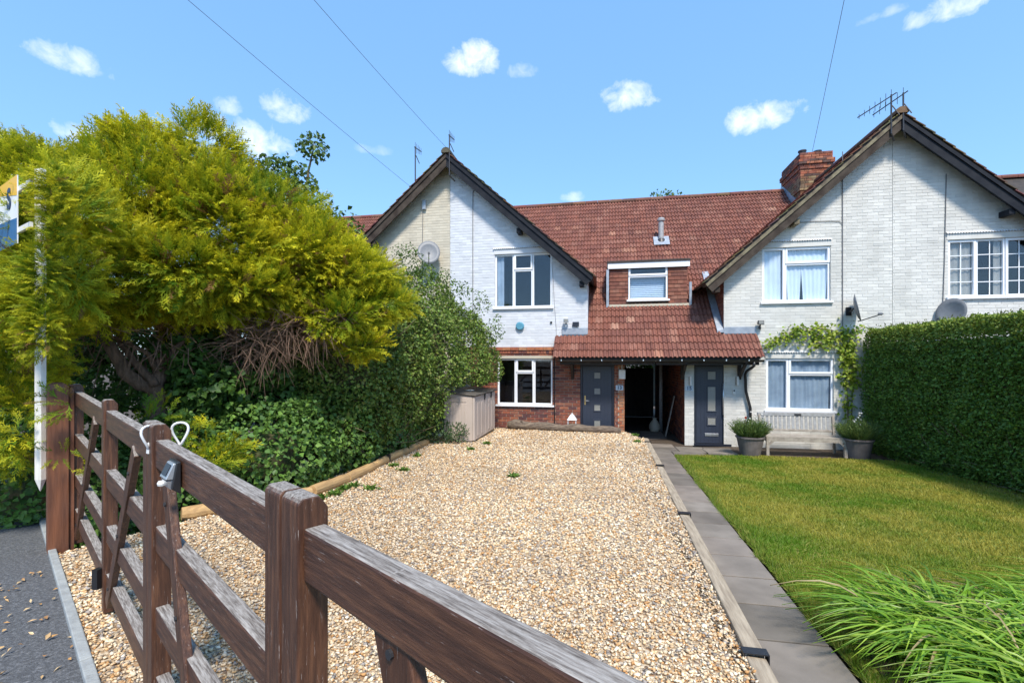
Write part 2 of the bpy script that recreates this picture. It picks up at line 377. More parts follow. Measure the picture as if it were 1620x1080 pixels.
def blob_points(blobs, n, lo=.72, hi=1.04, k=2.0, amp=.13, clip=.8):
    """points near the surface of a union of lumpy ellipsoids, with outward normals"""
    B = np.array([list(b[0]) + list(b[1]) for b in blobs]); w = (B[:, 3] * B[:, 4] + B[:, 4] * B[:, 5] + B[:, 3] * B[:, 5]); w /= w.sum()
    idx = rng.choice(len(B), n, p=w); d = rand_dirs(n); c = B[idx, :3]; r = B[idx, 3:]
    rad = lo + (hi - lo) * rng.random(n) ** .6
    q = c + d * r
    rad = rad * (1 + amp * lump(q, k) + amp * .6 * lump(q, k * 2.7, 3.1))
    P = c + d * r * rad[:, None]; keep = np.ones(n, bool)
    for i in range(len(B)):
        e = np.linalg.norm((P - B[i, :3]) / B[i, 3:], axis=1); keep &= (idx == i) | (e > clip)
    N = unit(d / r); to = unit(np.array([0, 0, CAMZ]) - P); keep &= (np.sum(N * to, 1) > -.3) | (rng.random(n) < .35)
    return P[keep], N[keep]
def pal(cols, n, jit=.18):
    c = np.array(cols)[rng.integers(0, len(cols), n)]; return np.clip(c * (1 + jit * rng.normal(size=(n, 1))), 0.003, .9)
EXCL = [(np.array([-3.42, 9.2, 0]), np.array([-2.0, 11.8, 1.62]))]        # the shed stands clear of the hedge
def foliage(blobs, n, L, W, cols, name, parent, m='leaf', up=.3, **kw):
    P, Nn = blob_points(blobs, n, **kw)
    for (lo_, hi_) in EXCL: q = ~np.all((P > lo_) & (P < hi_), 1); P, Nn = P[q], Nn[q]
    k = len(P); D = unit(rand_dirs(k) + Nn * .7 + np.array([0, 0, -up])); NN = unit(Nn + rand_dirs(k) * .7 + np.array([0, 0, .5]))
    s = .65 + .7 * rng.random(k)
    return leaf_mesh(P, D, NN, L * s, W * s, pal(cols, k), name, m, parent)

# ================================================================ SETTING
GN = Vector((.522, .852, 0)); GD = Vector((-.852, .522, 0))   # gate line: normal towards the house, direction to the far post
def along(n, s, z=0): return Vector((GN.x * n + GD.x * s, GN.y * n + GD.y * s, z))
g = MB().add([(-900, -900, -.35), (900, -900, -.35), (900, 900, -.35), (-900, 900, -.35)], [(0, 1, 2, 3)]).build('ground', 'soil'); tag(g, None, kind='structure')
# pavement of tarmac in front of the gate, sloping with the drive
def plane_quad(pts, zf, name, m, kind='structure', nx=1):
    b = MB(); b.add([(p[0], p[1], zf(p[1])) for p in pts], [tuple(range(len(pts)))]); o = b.build(name, m); tag(o, None, kind=kind); return o
tz = lambda Y: gz(Y) - .01
plane_quad([along(.285, 14), along(-9, 14), along(-9, -9), along(.285, -9)], tz, 'pavement', 'tarmac')
kb = MB()
for i in range(14):
    a, b_ = along(.31, -5 + i * .915), along(.31, -5 + i * .915 + .905)
    a.z, b_.z = gz(a.y) - .01, gz(b_.y) - .01; kb.bar(a, b_, .05, .07)
kerb = kb.build('kerb', 'kerb', bevel=.006); tag(kerb, None, kind='structure')
# gravel drive
gpoly = [along(.335, 5.3), Vector((-3.75, 5.1, 0)), Vector((-3.62, 12.15, 0)), Vector((.55, 12.15, 0)), Vector((.92, 10.9, 0)), Vector((.74, 2.2, 0)), Vector((.68, -.3, 0)), along(.335, -.7)]
drive = plane_quad(gpoly, gz, 'gravel_drive', 'gravel_bed')
def inside(P, poly):
    x, y = P[:, 0], P[:, 1]; r = np.zeros(len(P), bool); j = len(poly) - 1
    for i in range(len(poly)):
        xi, yi, xj, yj = poly[i][0], poly[i][1], poly[j][0], poly[j][1]
        r ^= ((yi > y) != (yj > y)) & (x < (xj - xi) * (y - yi) / (yj - yi + 1e-12) + xi); j = i
    return r
def gravel():
    n = 900000
    P = np.stack([rng.uniform(-4.7, 1.2, n), rng.uniform(-.8, 12.2, n)], 1)
    d = np.hypot(P[:, 0], P[:, 1]); P = P[inside(P, gpoly) & (rng.random(n) < np.clip((2.0 / (d + .3)) ** 1.25, .05, 1) * .50)]
    d = np.hypot(P[:, 0], P[:, 1]); k = len(P)
    s = (.0066 + .0056 * rng.random(k) ** 2.0 + .0035 * (rng.random(k) > .93)) * (1 + np.clip(d - 2, 0, 8) * .10)
    octa = np.array([[1, 0, 0], [-1, 0, 0], [0, 1, 0], [0, -1, 0], [0, 0, 1], [0, 0, -1.]])
    q = rng.normal(size=(k, 4)); q /= np.linalg.norm(q, axis=1, keepdims=True); w, x, y, z = q.T
    Rm = np.stack([np.stack([1 - 2 * (y * y + z * z), 2 * (x * y - z * w), 2 * (x * z + y * w)], 1), np.stack([2 * (x * y + z * w), 1 - 2 * (x * x + z * z), 2 * (y * z - x * w)], 1),
                   np.stack([2 * (x * z - y * w), 2 * (y * z + x * w), 1 - 2 * (x * x + y * y)], 1)], 1)
    sc = s[:, None] * np.stack([1.15 + .5 * rng.random(k), .8 + .4 * rng.random(k), .6 + .4 * rng.random(k)], 1)
    V = np.einsum('kij,kvj->kvi', Rm, octa[None] * sc[:, None, :] * (1 + .25 * rng.normal(size=(k, 6, 1)).clip(-1, 1)))
    V[:, :, 2] *= .75
    base = np.stack([P[:, 0], P[:, 1], CAMZ - 1.5 - .024 * P[:, 1] + s * .45 + .006 * rng.random(k)], 1)
    V = (V + base[:, None]).reshape(-1, 3)
    T0 = np.array([[0, 2, 4], [2, 1, 4], [1, 3, 4], [3, 0, 4], [2, 0, 5], [1, 2, 5], [3, 1, 5], [0, 3, 5]])
    T = (np.arange(k)[:, None, None] * 6 + T0[None]).reshape(-1, 3)
    cols = [(.62, .51, .38), (.66, .57, .45), (.55, .42, .28), (.70, .63, .53), (.50, .34, .19), (.44, .26, .12), (.60, .48, .33), (.74, .69, .62), (.22, .20, .19), (.30, .29, .30), (.52, .40, .27), (.66, .58, .46)]
    o = np_mesh('gravel', V, T, np.repeat(np.clip(pal(cols, k, .12) * np.array([1.07, .98, .85]) * (1 + .16 * lump(base * np.array([1, 1, 0]), .8, 1.0) + .08 * lump(base * np.array([1, 1, 0]), 2.4))[:, None], 0, .85), 6, 0), 'gravel', drive); o['kind'] = 'stuff'
gravel()

# paved path: separate slabs
def xl(Y): return .84 + .02 * (Y - 2.7)                   # line between sleepers and path
PW = .53
path = plane_quad([(xl(1.2) - .03, 1.2), (xl(1.2) + PW, 1.2), (xl(11) + PW, 11.0), (xl(11), 11.0)], lambda Y: pz(Y) - .035, 'garden_path', 'soil')
def slab(x0, x1, y0, y1, dz=0, sk=0):
    t = .72 + .5 * random.random(); c = (t * (1 + .05 * random.random()), t, t * .95); gp = .009
    x0 += gp; x1 -= gp; y0 += gp; y1 -= gp; z = lambda y: pz(y) + dz + random.uniform(-.002, .002)
    a, b_, c_, d_ = z(y0), z(y0), z(y1), z(y1); e = sk * (y1 - y0)
    MB().hexa([(x0, y0, a - .04), (x1, y0, b_ - .04), (x1 + e, y1, c_ - .04), (x0 + e, y1, d_ - .04), (x0, y0, a), (x1, y0, b_), (x1 + e, y1, c_), (x0 + e, y1, d_)], c).build('paving_slab', 'slab', path, bevel=.004, colors=True)
y = 1.21
while y < 10.5: slab(xl(y), xl(y) + PW, y, y + .5, 0, .02); y += .5
for (x0, x1, y0, y1) in [(.50, 1.0, 10.75, 11.5), (1.0, 1.56, 10.75, 11.45), (.50, 1.1, 11.5, 12.2), (1.1, 1.75, 11.45, 12.1), (1.56, 2.25, 11.0, 11.44), (1.75, 2.35, 11.45, 12.05), (2.35, 3.0, 11.35, 12.05), (1.75, 2.4, 12.05, 12.29), (2.4, 3.05, 12.05, 12.29),
                         (.5, 1.1, 12.2, 12.9), (1.1, 1.75, 12.1, 12.9), (.5, 1.1, 12.9, 13.6), (1.1, 1.75, 12.9, 13.6), (.5, 1.1, 13.6, 14.3), (1.1, 1.75, 13.6, 14.3), (.5, 1.1, 14.3, 15), (1.1, 1.75, 14.3, 15)]: slab(x0, x1, y0, y1, -.003)
plane_quad([(-4, 11.9), (6.4, 11.0), (6.4, 19), (-4, 19)], lambda Y: pz(Y) - .045, 'path', 'soil')
# lawn
lpoly = [(xl(1.2) + PW + .02, 1.2), (6.6, 1.2), (6.6, 11.15), (3.4, 11.2), (1.9, 10.95), (xl(10.7) + PW + .02, 10.8)]
lawn = plane_quad(lpoly, lambda Y: pz(Y) - .012, 'lawn', 'lawn')
def lawn_blades():
    n = 420000
    P = np.stack([rng.uniform(1.3, 6.6, n), rng.uniform(2.4, 11.3, n)], 1); d = np.hypot(P[:, 0], P[:, 1])
    P = P[inside(P, lpoly) & (rng.random(n) < np.clip((4.2 / d) ** 1.1, .2, 1))]; k = len(P); d = np.hypot(P[:, 0], P[:, 1])
    P3 = np.stack([P[:, 0], P[:, 1], CAMZ - 1.62 - .042 * P[:, 1] - .012], 1)
    pn = lump(P3 * np.array([1, 1, 0]), .9) + .7 * lump(P3 * np.array([1, 1, 0]), 2.3, 1.3) + .5 * lump(P3 * np.array([1, 1, 0]), 6, 2.2)
    t = np.clip(.58 + .55 * pn + .18 * rng.normal(size=k), 0, 1)[:, None]
    C = (1 - t) * np.array([.11, .22, .014]) + t * np.array([.36, .33, .055])
    dry = (lump(P3 * np.array([1, 1, 0]), 1.6, 5.0) > .62) & (rng.random(k) < .75); C[dry] = np.array([.40, .31, .15]) * (.8 + .4 * rng.random((dry.sum(), 1)))
    D = unit(rand_dirs(k) * .75 + np.array([0, 0, 1.0])); L = (.025 + .03 * rng.random(k)); W = (.004 + .003 * rng.random(k)) * (1 + np.clip(d - 4, 0, 8) * .22)
    S = unit(np.cross(D, rand_dirs(k))) * W[:, None] * .5
    V = np.stack([P3 - S, P3 + S, P3 + D * L[:, None]], 1).reshape(-1, 3)
    o = np_mesh('grass', V, np.arange(k * 3).reshape(-1, 3), np.repeat(C, 3, 0), 'grass', lawn); o['kind'] = 'stuff'
lawn_blades()
def edge_tufts():
    k = 9000; y = rng.uniform(2.4, 10.8, k); x = .84 + .02 * (y - 2.7) + PW + .03 + .05 * np.abs(rng.normal(size=k)) - .03 * (lump(np.stack([y, y, y], 1), 2.0) > .2)
    P = np.stack([x, y, CAMZ - 1.62 - .042 * y - .015], 1); D = unit(rand_dirs(k) * .8 + np.array([-.35, 0, 1.0])); L = .04 + .045 * rng.random(k); S = unit(np.cross(D, rand_dirs(k))) * .004
    o = np_mesh('edge_grass', np.stack([P - S, P + S, P + D * L[:, None]], 1).reshape(-1, 3), np.arange(k * 3).reshape(-1, 3), np.repeat(pal([(.12, .22, .02), (.18, .27, .03), (.30, .30, .07)], k), 3, 0), 'grass', lawn); o['kind'] = 'stuff'
edge_tufts()

# ================================================================ HOUSES
YF = 12.6; YV = 12.28                                   # front wall plane, verge plane
XA = FAC(712, 243)[0]; XBR = FAC(930, 480)[0]           # left apex, right corner of left gable
XD = FAC(1412, 185)[0]; XCL = FAC(1145, 480)[0]         # right apex, left corner of right gable
ZAP = 7.78; TAN = .885
houses = {}
houses['A'] = thing('terraced_house', (XA - 2, 15, 0), 'cream painted half of the left gable, partly hidden behind the hedge', 'house', 'houses of the terrace')
houses['B'] = thing('terraced_house', (XA + 2, 15, 0), 'white painted half gable house with red brick ground floor and door number 13', 'house', 'houses of the terrace')
houses['C'] = thing('terraced_house', (XD - 2, 15, 0), 'ivory painted house with door number 15 and chimney, bench under its window', 'house', 'houses of the terrace')
houses['D'] = thing('terraced_house', (XD + 2, 15, 0), 'ivory half gable at right edge with small paned window above the hedge', 'house', 'houses of the terrace')
def rake(x, xa): return ZAP - TAN * abs(x - xa)
def brick_wall(parent, x0, x1, z0, ztop, holes, mb, mm, palette, Y=YF, name='brickwork', proud=.006, axis='x', y_sign=-1, bw=.225, bh=.075):
    """running-bond bricks as real pieces on a mortar backing; ztop(x) limits the height; holes are (x0,x1,z0,z1)"""
    bk, mo = MB(), MB(); z = z0; row = 0; P = lambda u, w, d: (u, Y + d * -y_sign, w)
    zmax = max(ztop(x0), ztop(x1), ztop((x0 + x1) / 2))
    def spans(za, zb):
        # x-range under the rake at the row's top
        a, b_ = x0, x1
        zt = (za + zb) / 2
        xs = np.linspace(x0, x1, 200); ok = [x for x in xs if ztop(x) >= zt]
        if not ok: return []
        a, b_ = ok[0], ok[-1]; iv = [(a, b_)]
        for (hx0, hx1, hz0, hz1) in holes:
            if zb > hz0 + .01 and za < hz1 - .01:
                iv = [p for (u, v) in iv for p in ((u, min(v, hx0)), (max(u, hx1), v)) if p[1] - p[0] > .02]
        return iv
    cuts = sorted({h[2] for h in holes} | {h[3] for h in holes})
    while z < zmax:
        zb = min([z + bh] + [c for c in cuts if c > z + .012])
        for (a, b_) in spans(z, zb):
            d = .012 if mb == 'red_brick' else .004
            mo.add([P(a, z, d), P(b_, z, d), P(b_, zb, d), P(a, zb, d)], [(0, 1, 2, 3)])
            off = (row % 2) * bw / 2; k = math.floor((a - off) / bw)
            while off + k * bw < b_:
                gp = .005 if mb == 'red_brick' else .003; u, v = max(a, off + k * bw + gp), min(b_, off + (k + 1) * bw - gp); k += 1
                if v - u < .03: continue
                c = random.choice(palette); j = 1 + random.uniform(-.07, .07); pr = -random.uniform(0, proud if mb == 'red_brick' else .003); e = .0035
                za_, zb_ = z + gp, zb - gp
                if zb_ - za_ < .01: continue
                bk.add([P(u, za_, d), P(v, za_, d), P(v, zb_, d), P(u, zb_, d), P(u + e, za_ + e, pr), P(v - e, za_ + e, pr), P(v - e, zb_ - e, pr), P(u + e, zb_ - e, pr)],
                       [(4, 5, 6, 7), (0, 1, 5, 4), (1, 2, 6, 5), (2, 3, 7, 6), (3, 0, 4, 7)], tuple(q * j for q in c))
        if zb >= z + bh - 1e-6: row += 1
        z = zb
    o = bk.build(name, mb, parent, colors=True); o['kind'] = 'stuff'
    mo.build('mortar', mm, parent)
def reveals(parent, hole, Y=YF, depth=.3, m='white_mortar'):
    x0, x1, z0, z1 = hole; b = MB()
    for q in ([(x0, 0, z0), (x0, 1, z0), (x0, 1, z1), (x0, 0, z1)], [(x1, 0, z0), (x1, 0, z1), (x1, 1, z1), (x1, 1, z0)], [(x0, 0, z1), (x0, 1, z1), (x1, 1, z1), (x1, 0, z1)], [(x0, 0, z0), (x1, 0, z0), (x1, 1, z0), (x0, 1, z0)]):
        b.add([(a, Y + .01 + t * depth, c) for (a, t, c) in q], [(0, 1, 2, 3)])
    b.build('reveal', m, parent)
def curtain(parent, x0, x1, z0, z1, Y, m, amp=.03, wl=.11, gather=0):
    n = max(8, int((x1 - x0) / .02)); b = MB(); vs = []; ph = random.random() * 6
    for i in range(n + 1):
        u = i / n; x = x0 + (x1 - x0) * u; w = amp * math.sin(2 * math.pi * x / wl + ph) + amp * .5 * math.sin(2 * math.pi * x / (wl * 2.3) + ph)
        xb = x + gather * (u - .5) * -.25
        vs += [(xb, Y + w, z0), (x, Y + w * .7, z1)]
    b.add(vs, [(2 * i, 2 * i + 2, 2 * i + 3, 2 * i + 1) for i in range(n)]); return b.build('curtain', m, parent, smooth=True)
def window(parent, hole, panes, Y=YF, curtains=(), label=None, bars=None, sill=True):
    """panes: list of (u0,u1,v0,v1,opening) in 0..1 of the hole; u to the right, v up"""
    x0, x1, z0, z1 = hole; W, H = x1 - x0, z1 - z0; fy0, fy1 = Y + .045, Y + .105
    fr = MB(); e = .045
    fr.box(x0, x0 + e, fy0, fy1, z0, z1); fr.box(x1 - e, x1, fy0, fy1, z0, z1); fr.box(x0 + e, x1 - e, fy0, fy1, z0, z0 + e); fr.box(x0 + e, x1 - e, fy0, fy1, z1 - e, z1)
    win = fr.build('window', 'upvc', parent, bevel=.005)
    if label: win['label'] = label
    for (u0, u1, v0, v1, op) in panes:
        a, b_, c, d = x0 + u0 * W, x0 + u1 * W, z0 + v0 * H, z0 + v1 * H; s = MB(); q = .055 if op else .038; yo = fy0 - (.022 if op else .004)
        s.box(a + .004, a + q, yo, fy1 - .01, c + .004, d - .004); s.box(b_ - q, b_ - .004, yo, fy1 - .01, c + .004, d - .004)
        s.box(a + q, b_ - q, yo, fy1 - .01, c + .004, c + q); s.box(a + q, b_ - q, yo, fy1 - .01, d - q, d - .004)
        s.build('sash', 'upvc', win, bevel=.004)
        MB().box(a + q - .008, b_ - q + .008, fy0 + .028, fy0 + .034, c + q - .008, d - q + .008).build('pane', 'glass', win)
        if bars:
            nb = MB(); nu, nv = bars
            for i in range(1, nu): xx = a + q + (b_ - a - 2 * q) * i / nu; nb.box(xx - .009, xx + .009, fy0 + .016, fy0 + .027, c + q, d - q)
            for i in range(1, nv): zz = c + q + (d - c - 2 * q) * i / nv; nb.box(a + q, b_ - q, fy0 + .013, fy0 + .0265, zz - .009, zz + .009)
            nb.build('glazing_bars', 'upvc', win)
    if sill: MB().box(x0 - .05, x1 + .05, Y - .06, Y + .044, z0 - .05, z0 - .002).build('sill', 'sill', win, bevel=.006)
    for (u0, u1, m, ga) in curtains: curtain(win, x0 + u0 * W, x0 + u1 * W, z0 + .02, z1 - .02, Y + .112, m, amp=.011, gather=ga)
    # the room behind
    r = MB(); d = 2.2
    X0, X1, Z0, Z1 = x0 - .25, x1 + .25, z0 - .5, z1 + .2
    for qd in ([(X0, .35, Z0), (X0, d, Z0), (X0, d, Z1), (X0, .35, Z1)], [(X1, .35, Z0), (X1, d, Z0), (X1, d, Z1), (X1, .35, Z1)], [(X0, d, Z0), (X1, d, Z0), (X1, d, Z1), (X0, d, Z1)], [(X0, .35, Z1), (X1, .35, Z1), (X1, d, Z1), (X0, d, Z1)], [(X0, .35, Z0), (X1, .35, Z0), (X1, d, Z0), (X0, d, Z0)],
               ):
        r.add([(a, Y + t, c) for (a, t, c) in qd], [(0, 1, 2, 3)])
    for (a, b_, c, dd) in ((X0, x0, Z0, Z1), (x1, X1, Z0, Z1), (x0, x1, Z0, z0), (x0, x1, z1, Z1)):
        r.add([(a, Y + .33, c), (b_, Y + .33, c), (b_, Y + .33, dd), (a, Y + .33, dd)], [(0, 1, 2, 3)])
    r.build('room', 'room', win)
    return win
def rect(px0, py0, px1, py1, Y=YF):        # pixel rectangle on the front: mean of both verticals
    xa = FAC(px0, 500, Y)[0]; xb = FAC(px1, 500, Y)[0]; pm = (px0 + px1) / 2
    return (xa, xb, FAC(pm, py1, Y)[1], FAC(pm, py0, Y)[1])
def lintel(parent, hole, lift=.16, m='ivory_brick'):
    x0, x1, z0, z1 = hole; b = MB(); n = int((x1 - x0 + .1) / .055)
    for i in range(n):   # scalloped drip strip
        u = x0 - .05 + i * .055; b.add([(u, YF - .002, z1 + lift + .03), (u + .055, YF - .002, z1 + lift + .03), (u + .055, YF - .045, z1 + lift + .012), (u + .0275, YF - .045, z1 + lift - .012), (u, YF - .045, z1 + lift + .012)], [(0, 1, 2, 3, 4)])
    b.build('lintel_strip', 'sill', parent)
    MB().box(x0 - .03, x1 + .03, YF - .012, YF + .02, z1 + .004, z1 + lift - .012).build('lintel', m, parent, bevel=.004, colors=True)

H13U = rect(783, 401, 873, 486); H13L = rect(787, 567, 874, 640)
H15U = rect(1206, 391, 1314, 477); H15L = rect(1212, 567, 1319, 649)
H17U = rect(1500, 377, 1640, 469)
DOOR13 = rect(918, 575, 972, 696); DOOR13 = (DOOR13[0], DOOR13[1], .03, DOOR13[3])
DOOR15 = rect(1098, 575, 1157, 705); DOOR15 = (DOOR15[0], DOOR15[1], .02, DOOR15[3])
PX0, PX1 = FAC(988, 600)[0], FAC(1083, 600)[0]           # passage opening
ZW = FAC(835, 549)[1]                                     # white paint starts here
ZCEIL = 2.42
WP = [(1, 1, 1), (.97, .97, .97), (1.02, 1.02, 1.02), (.94, .945, .95)]
RP = [(.27, .085, .05), (.32, .10, .055), (.22, .07, .05), (.36, .13, .07), (.17, .06, .05), (.12, .05, .05), (.30, .12, .075)]
OP = [(.42, .15, .07), (.46, .19, .09), (.38, .12, .06), (.45, .22, .12)]
# left gable, two owners
brick_wall(houses['A'], XA - 3.82, XA - .002, 0, lambda x: rake(x, XA) - .03, [], 'cream_brick', 'cream_mortar', WP)
brick_wall(houses['B'], XA + .002, XBR, ZW, lambda x: rake(x, XA) - .03, [H13U], 'white_brick', 'white_mortar', WP)
brick_wall(houses['B'], XA + .6, PX0 - .17, -.1, lambda x: ZW - .17 if x < FAC(884, 500)[0] else ZCEIL - .02, [H13L, DOOR13], 'red_brick', 'red_mortar', RP)
brick_wall(houses['B'], PX0 - .168, PX0, -.1, lambda x: ZCEIL - .02, [], 'red_brick', 'red_mortar', OP, name='pier_brickwork', bw=.168)
reveals(houses['B'], H13U); reveals(houses['B'], H13L, m='red_mortar')
# soldier course and string course over the lower window
b = MB(); x = FAC(795, 556)[0] - .9; xe = FAC(884, 556)[0]
while x < xe - .03:
    b.box(x + .004, x + .07, YF - .02 - random.random() * .004, YF + .02, ZW - .168, ZW - .085, random.choice(RP)); x += .075
x = FAC(795, 556)[0] - .9
while x < xe - .03:
    b.box(x + .004, min(x + .22, xe), YF - .045, YF + .02, ZW - .08, ZW - .004, random.choice(OP)); x += .225
b.build('string_course', 'red_brick', houses['B'], colors=True)
MB().box(H13L[0] - .06, H13L[1] + .06, YF - .03, YF + .03, H13L[3] + .004, H13L[3] + .07).build('lintel', 'cream_mortar', houses['B'], bevel=.004)
lintel(houses['B'], H13U, .15, 'white_brick')
# right gable
zt_c = lambda x: rake(x, XD) - .03
brick_wall(houses['C'], XCL, XD - .002, -.1, zt_c, [H15U, H15L], 'ivory_brick', 'ivory_mortar', WP)
brick_wall(houses['C'], PX1, XCL - .002, -.1, lambda x: ZCEIL - .02, [DOOR15], 'ivory_brick', 'ivory_mortar', WP)
brick_wall(houses['D'], XD + .002, XD + 3.8, -.1, zt_c, [H17U], 'ivory_brick', 'ivory_mortar', WP)
for k, hh in (('C', H15U), ('C', H15L), ('D', H17U)): reveals(houses[k], hh, m='ivory_mortar'); lintel(houses[k], hh, .15)
# windows
three = [(0, .335, 0, 1, 0), (.335, .665, .70, 1, 1), (.335, .665, 0, .70, 0), (.665, 1, 0, 1, 0)]
two = [(0, .345, 0, 1, 1), (.345, 1, .70, 1, 1), (.345, 1, 0, .70, 0)]
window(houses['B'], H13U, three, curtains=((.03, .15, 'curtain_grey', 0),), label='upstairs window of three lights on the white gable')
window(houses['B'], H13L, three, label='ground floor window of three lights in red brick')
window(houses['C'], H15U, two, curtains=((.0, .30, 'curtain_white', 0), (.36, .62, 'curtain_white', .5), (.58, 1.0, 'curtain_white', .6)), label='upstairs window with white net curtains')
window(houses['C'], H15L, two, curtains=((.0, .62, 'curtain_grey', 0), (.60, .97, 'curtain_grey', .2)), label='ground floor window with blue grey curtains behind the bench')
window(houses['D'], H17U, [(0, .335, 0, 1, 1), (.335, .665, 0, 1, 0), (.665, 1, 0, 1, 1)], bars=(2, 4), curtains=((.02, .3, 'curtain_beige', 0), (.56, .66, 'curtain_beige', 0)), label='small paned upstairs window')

# side, back and inner walls that close the building
def plain(parent, name, m, *boxes):
    b = MB()
    for q in boxes: b.box(*q)
    return b.build(name, m, parent)
YB = 23.0
plain(houses['A'], 'back_wall', 'cream_mortar', (XA - 8, XA - .01, YB, YB + .2, 0, 3.0)); plain(houses['B'], 'back_wall', 'white_mortar', (XA, 1.25, YB, YB + .2, 2.4, 3.0), (XA, PX0, YB - .3, YB - .01, 0, 3))
plain(houses['C'], 'back_wall', 'ivory_mortar', (PX1, XD - .01, YB, YB + .2, 0, 3.0)); plain(houses['D'], 'back_wall', 'ivory_mortar', (XD, XD + 8, YB, YB + .2, 0, 3.0))
plain(houses['A'], 'side_wall', 'cream_mortar', (XA - 3.82, XA - 3.62, YF + .02, 17, 0, rake(XA - 3.8, XA) - .1))
plain(houses['D'], 'side_wall', 'ivory_mortar', (XD + 3.6, XD + 3.8, YF + .02, 17, 0, rake(XD + 3.8, XD) - .1))
plain(houses['B'], 'side_wall', 'white_mortar', (XBR - .2, XBR - .004, YF + .02, 17, 2.4, rake(XBR, XA) - .06))
# passage: two side walls, ceiling
def side_bricks(parent, X, y0, y1, z0, z1, face, palette, m='red_brick'):
    b = MB(); z = z0; r = 0
    while z < z1:
        y_ = y0 - (r % 2) * .1125
        while y_ < y1:
            a, c = max(y_ + .005, y0), min(y_ + .22, y1)
            if c - a > .03: b.box(X, X + face * (.012 + random.random() * .004), a, c, z + .005, z + .07, random.choice(palette))
            y_ += .225
        z += .075; r += 1
    o = b.build('passage_brickwork', m, parent, colors=True); o['kind'] = 'stuff'
plain(houses['B'], 'passage_wall', 'red_mortar', (PX0 - .15, PX0 - .012, YF + .03, 19.5, -.1, ZCEIL)); side_bricks(houses['B'], PX0 - .012, YF + .03, 19.5, -.1, ZCEIL, 1, RP)
plain(houses['C'], 'passage_wall', 'red_mortar', (PX1 + .012, PX1 + .15, YF + .03, 19.5, -.1, ZCEIL)); side_bricks(houses['C'], PX1 + .012, YF + .03, 19.5, -.1, ZCEIL, -1, RP)
plain(houses['B'], 'passage_ceiling', 'timber_dark', (PX0 - .4, 1.27, YF - .3, 19.5, ZCEIL, ZCEIL + .04)); plain(houses['C'], 'passage_ceiling', 'timber_dark', (1.272, PX1 + .4, YF - .3, 19.5, ZCEIL, ZCEIL + .04))

# ---------------------------------------------------------------- roofs
ZM0 = 2.83; SL = 1.0; YR = 17.75                          # main slope: z = ZM0 + SL*(Y-YF)
ZR = ZM0 + SL * (YR - YF); YE = YF - .62
TP = [(.25, .085, .052), (.29, .10, .06), (.22, .075, .05), (.32, .125, .078), (.19, .068, .048), (.27, .10, .066), (.34, .15, .10), (.24, .09, .06)]
def gable_top(x, y):
    z = -9
    for xa, x0, x1 in ((XA, XA - 3.8, XBR), (XD, XCL, XD + 3.8)):
        if y > YF - .02 and x0 - .02 < x < x1 + .02: z = max(z, rake(x, xa) + .10)
    return z
def main_tiles(parent, xa, xb):
    """rolled interlocking tiles laid in courses up the main slope"""
    b = MB(); course = .262; pitch = .208; dn = Vector((0, -SL, 1)).normalized(); du = Vector((0, 1, SL)).normalized()
    prof = [(0, 0), (.09, .004), (.17, .034), (.27, .040), (.37, .034), (.46, .004), (.52, .0), (.62, .004), (.70, .032), (.79, .038), (.88, .032), (.97, .003), (1.0, 0)]
    n = int((YR - YE) * math.sqrt(1 + SL * SL) / course) + 1
    for r in range(n):
        s0, s1 = r * course, min((r + 1) * course + .05, (YR - YE) * math.sqrt(2) + .02)
        k = math.floor(xa / pitch)
        while k * pitch < xb:
            x0 = k * pitch; k += 1
            xm = x0 + pitch / 2; p = Vector((0, YE, ZM0 + SL * (YE - YF))) + du * ((s0 + s1) / 2)
            if xm < xa or xm > xb: continue
            if gable_top(xm, p.y) > p.z + .12: continue
            lowx0, lowx1 = FAC(884, 560, YE)[0], FAC(1204, 560, YE)[0]
            if p.y < YF and not (lowx0 - .05 < xm < lowx1 + .02): continue
            if p.y >= YF - .02 and p.y < YF + .25 and (xm < XBR - .02 or xm > XCL + .02): continue
            if .22 < xm < 2.25 and 13.5 < p.y < 14.55: continue
            c = random.choice(TP); j = random.uniform(.80, 1.0); c = tuple(.55 * a + .45 * b_ for a, b_ in zip(c, (.25, .088, .056))); c = (c[0] * j * .9, c[1] * j * .93, c[2] * j); jl = random.uniform(-.004, .004)
            if random.random() < .025: c = (c[0] * 1.5, c[1] * 1.9, c[2] * 1.9)
            vs = []
            for (u, h) in prof:
                base = Vector((x0 + u * pitch, 0, 0))
                lo = base + Vector((0, YE, ZM0 + SL * (YE - YF))) + du * (s0 + jl) + dn * (h + .034)
                hi = base + Vector((0, YE, ZM0 + SL * (YE - YF))) + du * s1 + dn * (h + .004)
                bt = lo - dn * .022
                vs += [lo, hi, bt]
            m_ = len(prof); fs = []
            for i in range(m_ - 1):
                a = 3 * i; fs += [(a, a + 3, a + 4, a + 1), (a + 2, a + 5, a + 3, a)]
            b.add(vs, fs, c)
    o = b.build('roof_tiles', 'tile', parent, colors=True); o['kind'] = 'stuff'
    return o
